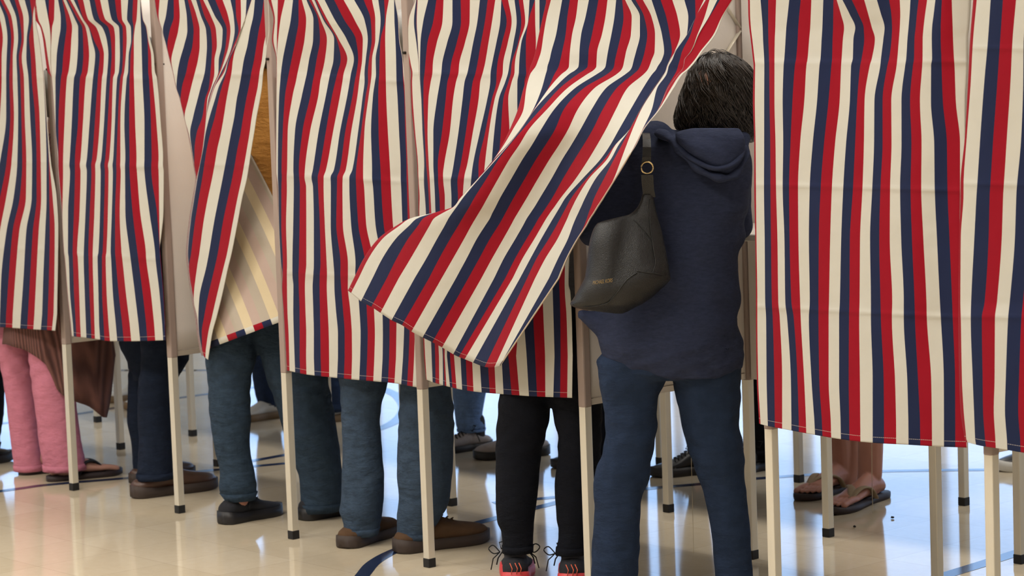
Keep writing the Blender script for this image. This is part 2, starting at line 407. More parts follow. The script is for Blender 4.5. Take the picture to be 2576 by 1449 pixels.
# ------------------------------------------------------------------ the striped curtains
# A curtain is read as stripe edges along level lines of its cloth; each edge is then set in depth so that
# every stripe keeps its true width (narrow-looking stripes are the ones turned away: that makes the folds).
def curtain(name, label, ncol, first, rows, hem, t0, crease=(), right_back=True, off=None, extra=None, xr_ext=0, cols_left=None):
    """rows: (y, start col, [edge x...]); hem: list of (x, y) along the bottom; first: colour phase of column 0"""
    nE = ncol+1
    ys = [r[0] for r in rows]
    grid = []                                             # per row: x of each edge (None = take from neighbours)
    hid = []
    for (y, s, xs) in rows:
        g = [None]*nE; h = [0]*nE
        if s is None:                                     # sparse row: None = hidden behind something else
            grid.append(list(xs)+[None]*(nE-len(xs))); hid.append(h); continue
        for i, x in enumerate(xs):
            if 0 <= s+i < nE: g[s+i] = x
        lo = max(0, s); hi = min(nE-1, s+len(xs)-1)
        for i in range(lo): g[i] = g[lo]+.25*(i-lo); h[i] = lo-i
        for i in range(hi+1, nE): g[i] = g[hi]-.25*(i-hi); h[i] = i-hi
        grid.append(g); hid.append(h)
    for i in range(nE):                                   # fill unread edges along the cloth
        kn = [j for j in range(len(rows)) if grid[j][i] is not None]
        for j in range(len(rows)):
            if grid[j][i] is None: grid[j][i] = interp([ys[a] for a in kn], [grid[a][i] for a in kn], ys[j])
    # depth offset along the ray, row by row
    offs = []
    TAN = math.tan(math.radians(48.47))
    for j, y in enumerate(ys):
        g = grid[j]; vis = [i for i in range(nE) if hid[j][i] == 0]
        a, b = vis[0], vis[-1]
        Zm = depth(on_t((g[a]+g[b])/2, min(y, 900), t0)); k = Zm/FPX
        dx = [(g[i+1]-g[i])*k for i in range(a, b)]
        def tot(w, want=False):
            s = 0; o = [0]
            for d in dx:
                if d < .12*w: st = 0.0
                else: st = -math.sqrt(max(w*w-d*d, 0)) + d*TAN
                s += st; o.append(s)
            return o if want else s
        lo, hi = max(sum(dx)/max(1, len(dx))*.8, .002), .2
        for _ in range(50):
            m = (lo+hi)/2
            if tot(m) > 0: lo = m
            else: hi = m
        o = tot((lo+hi)/2, True); n = len(o)-1
        e = o[-1]; o = [o[q]-e*q/max(n, 1) for q in range(n+1)]
        row = [0]*nE
        for q, i in enumerate(range(a, b+1)): row[i] = max(-.055, min(.055, o[q]))*.8
        for i in range(a): row[i] = row[a] + .010*hid[j][i]
        for i in range(b+1, nE): row[i] = row[b] + .010*hid[j][i]
        offs.append(row)
    for _ in range(2):
        n = len(offs); offs = [[(offs[max(j-1, 0)][i]+2*offs[j][i]+offs[min(j+1, n-1)][i])/4 for i in range(nE)] for j in range(n)]
        offs = [[(r[max(i-1, 0)]+2*r[i]+r[min(i+1, nE-1)])/4 if 0 < i < nE-1 else r[i] for i in range(nE)] for r in offs]
    ylast = ys[-1]
    # dense rows
    NY = int((ylast-ys[0])/5)+1; NH = 14
    SUB = 4
    hx = [h[0] for h in hem]; hy = [h[1] for h in hem]
    L = []
    gx = lambda i, y: interp(ys, [grid[j][i] for j in range(len(ys))], y)
    go = lambda i, y: interp(ys, [offs[j][i] for j in range(len(ys))], y)
    def vert(px, py, i, ob):
        tt = t0 + (off(px, py) if off else 0.0)
        p = on_t(px, py, tt)
        cz = 0
        for (cl, crr) in crease:
            x0, x1 = grid[0][0], grid[0][-1]
            yc = cl + (crr-cl)*min(1, max(0, (px-x0)/(x1-x0)))
            d = abs(py-yc)
            if d < 30: cz -= .0065*math.exp(-d/5.5)
        d = ray(px, py).normalized()
        w = .0035*noise.noise(V((p.x*9, p.y*9, p.z*5))) + .0012*noise.noise(V((p.x*40, p.y*40, p.z*22)))
        return p + d*(ob+cz+w)
    pts = []
    for r in range(NY+NH+1):
        row = []
        for i in range(nE):
            if r <= NY:
                y = ys[0]+(ylast-ys[0])*r/NY; row.append((gx(i, y), y, go(i, y)))
            else:
                q = (r-NY)/NH; x0 = gx(i, ylast); 
                xe, ye = hem[i] if len(hem) == nE else (x0, interp(hx, hy, x0))
                row.append((x0+(xe-x0)*q, ylast+(ye-ylast)*q, go(i, ylast)))
        pts.append(row)
    bm = bmesh.new(); uvl = bm.loops.layers.uv.new('UVMap'); vs = []; uvs = {}
    hemp = None
    P3 = [[vert(x, y, i, o) for i, (x, y, o) in enumerate(row)] for row in pts]
    def dense(row):
        out = []
        for i in range(nE-1):
            p0, p1, p2, p3 = row[max(i-1, 0)], row[i], row[i+1], row[min(i+2, nE-1)]
            m1 = (p2-p0)*.5; m2 = (p3-p1)*.5; lim = (p2-p1).length*1.2
            if m1.length > lim: m1 = m1*(lim/m1.length)
            if m2.length > lim: m2 = m2*(lim/m2.length)
            for k in range(SUB):
                t = k/SUB; t2 = t*t; t3 = t2*t
                out.append(p1*(2*t3-3*t2+1)+m1*(t3-2*t2+t)+p2*(-2*t3+3*t2)+m2*(t3-t2))
        return out+[row[-1]]
    D = [dense(r) for r in P3]
    # carry the cloth straight up to the rod
    top = D[0]; up = []
    for q in range(6, 0, -1):
        rr = []
        for p in top:
            z = p.z+(TOP-.004-p.z)*q/6; f = q/6
            rr.append(V((p.x, p.y+(t0-p.y)*f*.8, z)))
        up.append(rr)
    D = up+D
    for r, row in enumerate(D):
        vr = []
        for c, p in enumerate(row):
            v = bm.verts.new(p); uvs[v] = (first + c/SUB, (p-D[-1][c]).length if r < len(D)-1 else 0.0); vr.append(v)
        vs.append(vr)
    for a, b in zip(vs, vs[1:]):
        for i in range(len(a)-1):
            f = bm.faces.new((a[i], b[i], b[i+1], a[i+1]))
            c0 = first + (i+.5)/SUB
            for lp in f.loops:
                u, vv = uvs[lp.vert]
                lp[uvl].uv = (u + (1e-4 if u < c0 else -1e-4), vv)
    if extra:
        extra(bm, uvl); bmesh.ops.delete(bm, geom=[v for v in bm.verts if not v.link_faces], context='VERTS')
    me = bpy.data.meshes.new(name); bm.to_mesh(me); bm.free()
    for p in me.polygons: p.use_smooth = True
    me.materials.append(M_STRIPE); me.materials.append(M_BACK)
    o = bpy.data.objects.new(name, me); COL.objects.link(o)
    m = o.modifiers.new('thickness', 'SOLIDIFY'); m.thickness = .0016; m.offset = -1; m.material_offset = 1; m.material_offset_rim = 0
    tag(o, label, 'curtain', 'striped booth curtains')
    return o
def R(y, off, scl, start, xs): return (y, start, [off+scl*x for x in xs])
def hemrow(nE, s, xs, yprof):
    g = [None]*nE
    for i, x in enumerate(xs): g[s+i] = x
    lo, hi = s, s+len(xs)-1
    for i in range(lo): g[i] = g[lo]+.25*(i-lo)
    for i in range(hi+1, nE): g[i] = g[hi]-.25*(i-hi)
    px = [p[0] for p in yprof]; py = [p[1] for p in yprof]
    return [(x, interp(px, py, x)) for x in g]
def S(off, scl, xs): return [off+scl*x for x in xs]

# -- first curtain (its left part is cut by the frame of the photo)
q = .2071
def ext0(xs, n=9, w=72): return [xs[0]-w*(n-i) for i in range(n)]+xs
c0 = [(y, 0, S(0, q, ext0(xs))) for y, xs in (
 (0, [-90, -30, 5, 45, 115, 180, 225, 300, 365, 430, 432, 434, 436, 438]),
 (48, [0, 60, 105, 145, 200, 240, 285, 350, 390, 400, 430, 432, 434, 436]),
 (97, [35, 90, 135, 170, 220, 262, 290, 325, 355, 410, 470, 472, 474, 476]),
 (145, [20, 80, 125, 155, 200, 230, 265, 320, 375, 430, 500, 502, 504, 506]),
 (195, [20, 75, 115, 155, 210, 245, 290, 345, 385, 445, 525, 527, 529, 531]),
 (290, [0, 75, 125, 170, 220, 260, 300, 365, 425, 480, 550, 560, 562, 564]),
 (408, [-70, 0, 80, 140, 210, 270, 320, 390, 445, 495, 565, 593, 600, 615]),
 (497, [-140, -70, 0, 75, 165, 240, 315, 385, 445, 500, 565, 600, 640, 685]),
 (580, [-240, -160, -80, 0, 80, 155, 235, 320, 400, 470, 550, 605, 665, 705]),
 (700, [-300, -220, -140, -70, 15, 105, 185, 285, 365, 440, 525, 595, 660, 697]),
 (790, [-300, -220, -140, -75, 0, 75, 155, 255, 340, 418, 512, 580, 650, 690]))]
hem0 = hemrow(23, 0, S(0, q, ext0([-300, -230, -150, -80, -5, 70, 150, 245, 330, 405, 495, 570, 630, 668])), [(-400, 812), (0, 823), (70, 828), (140, 832)])
curtain('booth_curtain', 'striped curtain cut off by the left edge, above the pink trousers and brown cardigan', 22, 0, c0, hem0, -.034, [(192, 194), (405, 409), (618, 628)])

# -- second curtain
q = 340/2463; Q = 340/2053; W = 340/1971
c1 = [
 (0, 0, S(0, .2071, [415, 435, 545, 595])+S(100, q, [270, 335, 410, 430, 480, 510, 560, 620, 690, 790, 905, 1000, 1100, 1240, 1370, 1480, 1610, 1700, 1785, 1830, 1834, 1837, 1840])),
 (48, 0, S(0, .2071, [430, 465, 588, 591])+S(100, q, [260, 383, 478, 560, 640, 690, 750, 790, 800, 880, 985, 1090, 1190, 1310, 1420, 1500, 1590, 1690, 1765, 1838, 1875, 1880, 1885])),
 (69, 0, S(100, q, [10, 40, 183, 186])+S(100, q, [225, 380, 490, 590, 700, 775, 835, 890, 900, 1030, 1140, 1250, 1350, 1445, 1510, 1575, 1660, 1710, 1735, 1845, 1935, 1942, 1960])),
 (100, 0, S(100, q, [60, 100, 198, 200])+S(100, q, [212, 345, 463, 575, 700, 790, 878, 950, 985, 1110, 1220, 1295, 1375, 1455, 1515, 1585, 1665, 1692, 1715, 1853, 1965, 1975, 2005])),
 (138, 0, S(100, q, [95, 140, 197, 198])+S(100, q, [200, 310, 430, 560, 690, 795, 900, 1010, 1095, 1170, 1250, 1310, 1375, 1460, 1515, 1570, 1620, 1655, 1715, 1860, 1975, 2030, 2070])),
 (180, 0, S(100, q, [140, 190, 205, 208])+S(100, q, [212, 295, 408, 525, 660, 770, 875, 985, 1070, 1155, 1232, 1292, 1370, 1442, 1497, 1540, 1610, 1645, 1712, 1868, 1978, 2042, 2093])),
 (197, 1, S(100, Q, [182, 184, 185])+S(100, Q, [187, 238, 322, 412, 520, 612, 700, 808, 883, 945, 1016, 1070, 1113, 1175, 1222, 1264, 1320, 1364, 1430, 1560, 1660, 1713, 1775])),
 (313, 4, S(100, Q, [235, 240, 285, 375, 485, 580, 655, 755, 835, 910, 975, 1030, 1090, 1140, 1185, 1225, 1285, 1360, 1450, 1590, 1690, 1775, 1835])),
 (400, 4, S(100, Q, [275, 280, 285, 355, 455, 535, 620, 715, 795, 865, 935, 995, 1055, 1115, 1165, 1225, 1300, 1365, 1470, 1590, 1700, 1805, 1870])),
 (416, 4, S(100, Q, [278, 281, 286, 354, 448, 534, 608, 702, 780, 842, 918, 982, 1036, 1104, 1162, 1222, 1294, 1362, 1468, 1586, 1694, 1800, 1868])),
 (430, 4, S(100, Q, [282, 286, 290, 355, 460, 535, 620, 715, 785, 845, 925, 990, 1045, 1110, 1165, 1230, 1295, 1365, 1475, 1590, 1695, 1805, 1880])),
 (533, 4, S(100, Q, [335, 337, 340, 345, 430, 520, 605, 695, 760, 830, 915, 975, 1035, 1095, 1145, 1215, 1300, 1410, 1525, 1665, 1780, 1815, 1875])),
 (636, 7, S(100, Q, [372, 428, 500, 568, 668, 740, 805, 890, 955, 1012, 1077, 1145, 1243, 1368, 1485, 1612, 1752, 1826])),
 (645, 7, S(100, W, [366, 420, 482, 553, 640, 712, 772, 843, 908, 962, 1038, 1104, 1200, 1320, 1432, 1550, 1685, 1757])),
 (735, 7, S(100, W, [408, 440, 500, 575, 655, 725, 785, 855, 910, 975, 1065, 1150, 1255, 1385, 1500, 1620, 1745, 1800])),
 (815, 7, S(100, W, [455, 483, 526, 590, 672, 745, 798, 865, 932, 1003, 1108, 1203, 1312, 1440, 1552, 1668, 1785, 1826]))]
hem1 = hemrow(27, 7, S(100, W, [470, 495, 535, 600, 680, 755, 805, 880, 945, 1025, 1130, 1225, 1335, 1465, 1570, 1685, 1800, 1832]), [(181, 846), (240, 853), (278, 858.5), (330, 858.5), (416, 856)])
curtain('booth_curtain', 'striped curtain hanging straight between the pink trousers and the dark navy jeans', 26, 2, c1, hem1, -.034, [(186, 200), (408, 420), (632, 650)])

# -- third curtain, bunched: its left part swings inside the booth and shows its reverse
q = 320/2108; Q = 320/1932
c2 = [
 (0, S(390, q, [0, 75, 215, 310, 395, 485, 545, 600, 680, 740, 800, 870, 1000, 1120, 1250, 1335, 1420, 1515, 1596, 1600, 1655, 1800, 1850, 1870])),
 (40, S(390, q, [38, 60, 180, 312, 410, 525, 605, 690, 760, 820, 925, 990, 1105, 1210, 1302, 1345, 1425, 1500, 1508, 1512, 1628, 1770, 1868, 1885])),
 (76, S(390, q, [118, 130, 245, 385, 535, 640, 740, 845, 925, 1010, 1120, 1190, 1250, 1320, 1385, 1420, 1424, 1427, 1430, 1575, 1720, 1850, 1890])),
 (115, S(390, q, [190, 205, 320, 480, 620, 740, 860, 945, 1025, 1105, 1170, 1220, 1275, 1300, 1325, 1330, 1338, 1345, 1530, 1680, 1800, 1855])),
 (152, S(390, q, [248, 250, 270, 410, 555, 710, 845, 935, 985, 1055, 1120, 1150, 1190, 1200, 1212, 1215, 1238, 1290, 1470, 1640, 1770, 1830])),
 (180, S(390, q, [300, 375, 520, 665, 825, 920, 985, 1050, 1065, 1085, 1100, 1125, 1150, 1170, 1190, 1270, 1440, 1600, 1735, 1790])),
 (218, S(400, Q, [265, 350, 490, 635, 760, 797, 812, 822, 830, 838, 843, 850, 908, 955, 1060, 1220, 1365, 1500, 1560])),
 (250, S(400, Q, [328, 445, 585, 700, 735, 752, 762, 770, 776, 781, 785, 850, 905, 1025, 1180, 1325, 1460, 1530])),
 (293, S(400, Q, [390, 520, 660, 714, 715, 716, 717, 718, 719, 720, 770, 850, 985, 1145, 1280, 1410, 1480])),
 (335, S(400, Q, [450, 472, 572, 688, 689, 690, 691, 692, 693, 694, 707, 780, 940, 1095, 1240, 1375, 1440])),
 (375, S(400, Q, [500, 540, 660, 661, 662, 663, 664, 665, 666, 670, 725, 885, 1050, 1190, 1335, 1400])),
 (415, S(400, Q, [538, 618, 618.5, 619, 619.5, 620, 620.5, 621, 622, 688, 845, 1005, 1150, 1293, 1365])),
 (450, S(400, Q, [578, 583, 655, 805, 965, 1110, 1255, 1330])),
 (500, S(400, Q, [535, 603, 740, 905, 1045, 1190, 1258])),
 (560, S(400, Q, [480, 545, 675, 835, 970, 1120, 1190])),
 (640, S(400, Q, [440, 485, 610, 755, 890, 1030, 1095])),
 (670, S(400, Q, [458, 580, 720, 850, 985, 1050])),
 (753, S(400, Q, [528, 610, 735, 865, 940])),
 (800, S(400, Q, [582, 597, 682, 800, 868])),
 (835, S(400, Q, [607, 650, 750, 810])),
 (880, S(400, Q, [655, 710, 765]))]
c2 = [(y, 27-len(xs), xs) for y, xs in c2]
hem2 = hemrow(27, 24, S(400, Q, [684, 705, 742]), [(512, 895), (515, 899), (523, 905)])
def project_(p):
    d = p-CAM; Z = d.dot(FWD); return (CX+FPX*d.dot(RGT)/Z, CY-FPX*d.dot(UP)/Z)
def flap(bm, uvl):
    h0, h1 = V((520, 879)), V((806, 772)); nU, nV = 13*4, 40
    vs = []
    for j in range(nV+1):
        f = j/nV; row = []
        for i in range(nU+1):
            u = i/nU; bx = h0.lerp(h1, u)
            Lf = 455*f
            x = bx.x-.47*Lf*(.78+.22*f); y = bx.y-Lf
            d = ray(x, y); p = on_t(x, y, -.058+.075*f+.14*max(0, u-.3))
            a = .010*math.sin(u*9+f*3)+.012*math.exp(-((x-655)/45)**2-((y-590-.5*abs(x-655))/24)**2)
            row.append((bm.verts.new(p-d.normalized()*a), 14.55-13*u, 455*f/760))
        vs.append(row)
    for a, b in zip(vs, vs[1:]):
        for i in range(nU):
            q4 = (a[i], b[i], b[i+1], a[i+1]); w0 = project_(q4[2][0].co)
            if w0[0] < interp([r[0] for r in c2], [r[2][-1] for r in c2], min(880, w0[1]))-16: continue
            f = bm.faces.new([k[0] for k in q4])
            cu = (a[i][1]+a[i+1][1])/2
            for lp, k in zip(f.loops, q4): lp[uvl].uv = (k[1]+(1e-4 if k[1] < cu else -1e-4), k[2])
#
curtain('booth_curtain', 'striped curtain bunched to one side and twisted, its pale reverse showing over blue jeans', 26, 2, c2, hem2, -.034, [(186, 188), (410, 418)], extra=flap, off=lambda x, y: -.055*max(0, min(1, (y-200)/600)))

# -- fourth curtain
q = 410/2475; Q = 410/2376; W = 410/2049
c3 = [
 (0, S(670, q, [30, 75, 174, 175, 280, 405, 490, 540, 610, 650, 690, 730, 745, 775, 885, 1030, 1175, 1335, 1480, 1605, 1700, 1790, 1860, 1940, 1948, 1949, 1950])),
 (50, S(670, q, [110, 130, 168, 170, 215, 370, 490, 605, 715, 790, 825, 865, 890, 930, 1040, 1185, 1340, 1490, 1585, 1655, 1735, 1800, 1815, 1945, 1998, 1999, 2000])),
 (99, S(670, q, [85, 108, 160, 162, 180, 310, 445, 580, 710, 815, 920, 1030, 1070, 1100, 1220, 1360, 1465, 1540, 1600, 1655, 1710, 1735, 1805, 1960, 2014, 2016, 2018])),
 (149, S(670, q, [150, 157, 158, 159, 160, 250, 385, 520, 650, 765, 890, 1020, 1130, 1230, 1330, 1395, 1455, 1510, 1560, 1605, 1660, 1720, 1810, 1970, 2064, 2066, 2068])),
 (187, S(670, q, [160, 220, 340, 470, 612, 728, 842, 968, 1075, 1172, 1283, 1365, 1425, 1490, 1542, 1598, 1665, 1715, 1813, 1974, 2074, 2080, 2095])),
 (203, S(670, q, [158, 212, 322, 452, 590, 708, 820, 948, 1052, 1158, 1268, 1345, 1412, 1492, 1545, 1588, 1652, 1708, 1815, 1976, 2078, 2090, 2112])),
 (240, S(670, q, [155, 195, 285, 400, 540, 670, 790, 905, 1000, 1120, 1230, 1310, 1385, 1465, 1510, 1555, 1620, 1700, 1820, 1990, 2095, 2110, 2120])),
 (330, S(670, q, [150, 180, 250, 325, 435, 550, 665, 795, 905, 1015, 1120, 1200, 1290, 1395, 1440, 1490, 1590, 1705, 1845, 2015, 2110, 2130, 2150])),
 (428, S(670, q, [150, 175, 232, 315, 410, 495, 585, 705, 805, 905, 1025, 1115, 1205, 1305, 1365, 1470, 1605, 1735, 1880, 2040, 2130, 2185, 2205])),
 (446, S(670, q, [160, 175, 235, 310, 415, 500, 580, 685, 780, 870, 975, 1075, 1160, 1260, 1360, 1470, 1605, 1740, 1885, 2040, 2130, 2175, 2203])),
 (470, S(670, Q, [172, 175, 220, 300, 400, 490, 580, 680, 755, 835, 940, 1030, 1110, 1210, 1310, 1425, 1555, 1675, 1815, 1965, 2050, 2100, 2130])),
 (563, S(670, Q, [182, 185, 218, 288, 392, 485, 583, 692, 780, 852, 938, 1020, 1115, 1235, 1340, 1455, 1590, 1710, 1845, 1985, 2065, 2125, 2175])),
 (665, S(670, Q, [212, 215, 240, 302, 380, 475, 583, 692, 790, 880, 980, 1082, 1190, 1300])+S(690, W, [1142, 1245, 1352, 1450, 1540, 1640, 1706, 1764])+[1049]),
 (690, S(670, Q, [236, 240, 300, 380, 470, 570, 685, 780, 885, 990, 1080, 1190, 1295])+S(690, W, [1145, 1245, 1354, 1450, 1540, 1640, 1705, 1765])+[1049]),
 (720, S(690, W, [98, 100, 160, 240, 308, 385, 482, 570, 660, 755, 840, 925, 1045, 1150, 1245, 1355, 1450, 1540, 1640, 1705, 1765, 1800])),
 (780, S(690, W, [116, 118, 165, 238, 318, 392, 490, 575, 672, 775, 865, 955, 1070, 1163, 1255, 1360, 1450, 1538, 1636, 1703, 1765, 1800])),
 (840, S(690, W, [133, 135, 180, 245, 320, 402, 497, 580, 685, 800, 885, 975, 1085, 1175, 1265, 1365, 1450, 1535, 1630, 1700, 1765, 1800])),
 (900, S(690, W, [150, 152, 188, 255, 320, 400, 497, 583, 690, 800, 885, 978, 1080, 1168, 1258, 1362, 1445, 1530, 1618, 1690, 1758, 1800]))]
c3 = [(y, 27-len(xs), xs) for y, xs in c3]
hem3 = hemrow(27, 6, S(690, W, [160, 192, 262, 325, 405, 505, 590, 690, 790, 875, 970, 1068, 1155, 1245, 1345, 1430, 1510, 1595, 1670, 1740, 1786]), [(722, 932), (770, 942), (830, 949), (890, 955), (950, 960), (990, 964), (1030, 971), (1047, 974)])
curtain('booth_curtain', 'striped curtain hanging above the blue jeans and brown suede shoes', 26, 2, c3, hem3, -.034, [(184, 204), (438, 456), (684, 700)])

# -- fifth curtain
q = 400/2229; Q = 400/1932; W = 440/1723
T0 = [1990, 2080, 2165, 2250, 2340, 2430, 2500]
def low(xs, off, k): return S(off, k, xs[:2])+[off+k*xs[2]-.6, off+k*xs[2]-.4, off+k*xs[2]-.2]+S(off, k, xs[2:])
c4 = [
 (0, S(1000, q, [250, 253, 262, 272, 280, 430, 545, 645, 770, 885, 1015, 1155, 1265, 1370, 1455, 1460, 1550, 1640, 1700, 1760, 1850, 1925, 1928]+T0)),
 (54, S(1000, q, [150, 155, 230, 265, 270, 360, 500, 630, 770, 890, 1010, 1120, 1225, 1325, 1440, 1530, 1600, 1670, 1735, 1790, 1830, 1835, 1930]+T0)),
 (108, S(1000, q, [130, 145, 265, 284, 285, 322, 420, 550, 695, 830, 945, 1060, 1170, 1275, 1385, 1465, 1545, 1625, 1690, 1705, 1735, 1800, 1940]+T0)),
 (161, S(1000, q, [165, 185, 296, 298, 300, 315, 390, 495, 625, 750, 865, 1005, 1120, 1225, 1325, 1400, 1480, 1570, 1600, 1645, 1705, 1800, 1925]+T0)),
 (183, S(1000, q, [190, 210, 300, 302, 304, 314, 380, 490, 615, 735, 855, 980, 1095, 1195, 1305, 1390, 1475, 1550, 1590, 1640, 1700, 1805, 1920]+T0)),
 (206, low([185, 205, 318, 365, 465, 595, 700, 820, 940, 1055, 1160, 1300, 1385, 1440, 1510, 1555, 1600, 1680, 1780, 1880]+T0, 1000, q)),
 (250, low([165, 185, 290, 315, 375, 480, 585, 675, 790, 885, 985, 1090, 1145, 1180, 1230, 1285, 1345, 1455, 1540, 1620, 1690, 1775, 1860, 1945, 2020, 2090, 2150], 1000, Q)),
 (333, low([200, 215, 305, 330, 365, 435, 540, 635, 740, 830, 915, 1000, 1065, 1110, 1175, 1255, 1360, 1460, 1545, 1620, 1700, 1780, 1865, 1955, 2035, 2110, 2170], 1000, Q)),
 (416, low([240, 250, 325, 350, 380, 435, 490, 565, 680, 765, 845, 915, 985, 1060], 1000, Q)),
 (440, low([244, 253, 322, 360, 388, 441, 493, 553, 660, 740, 815, 900, 984], 1000, Q)),
 (455, low([250, 257, 322, 366, 392, 445, 494, 556, 646, 728, 806, 893], 1000, Q)),
 (498, low([255, 268, 335, 380, 402, 455, 510, 575, 655, 735], 1000, Q)),
 (530, low([256, 265, 345, 385, 410, 460], 1000, Q)),
 (716, [None]*25+S(1040, W, [1262, 1370, 1437, 1490, 1525])),
 (735, [None]*25+S(1040, W, [1270, 1372, 1440, 1492, 1543])),
 (793, [None]*23+S(1040, W, [1090, 1182, 1280, 1379, 1447, 1508, 1556])),
 (895, low([105, 115, 180, 215, 252, 288, 296, 308, 330, 360, 400, 463, 515, 577, 650, 730, 795, 868, 935, 1012, 1115, 1200, 1297, 1390, 1450, 1520, 1566], 1040, W))]
c4 = [(y, None, xs) for y, xs in c4]
h4 = low([125, 130, 190, 218, 255, 292, 310, 325, 360, 385, 425, 480, 530, 592, 672, 752, 812, 888, 968, 1045, 1138, 1218, 1300, 1378, 1445, 1515, 1560], 1040, W)
hem4 = hemrow(30, 0, h4, [(1072, 955), (1090, 962), (1125, 972), (1165, 981), (1210, 987), (1270, 992), (1340, 997), (1440, 1001)])
curtain('booth_curtain', 'striped curtain half hidden by the blown one, above the black jeans', 29, 2, c4, hem4, -.034, [(184, 190), (446, 452), (700, 716)])

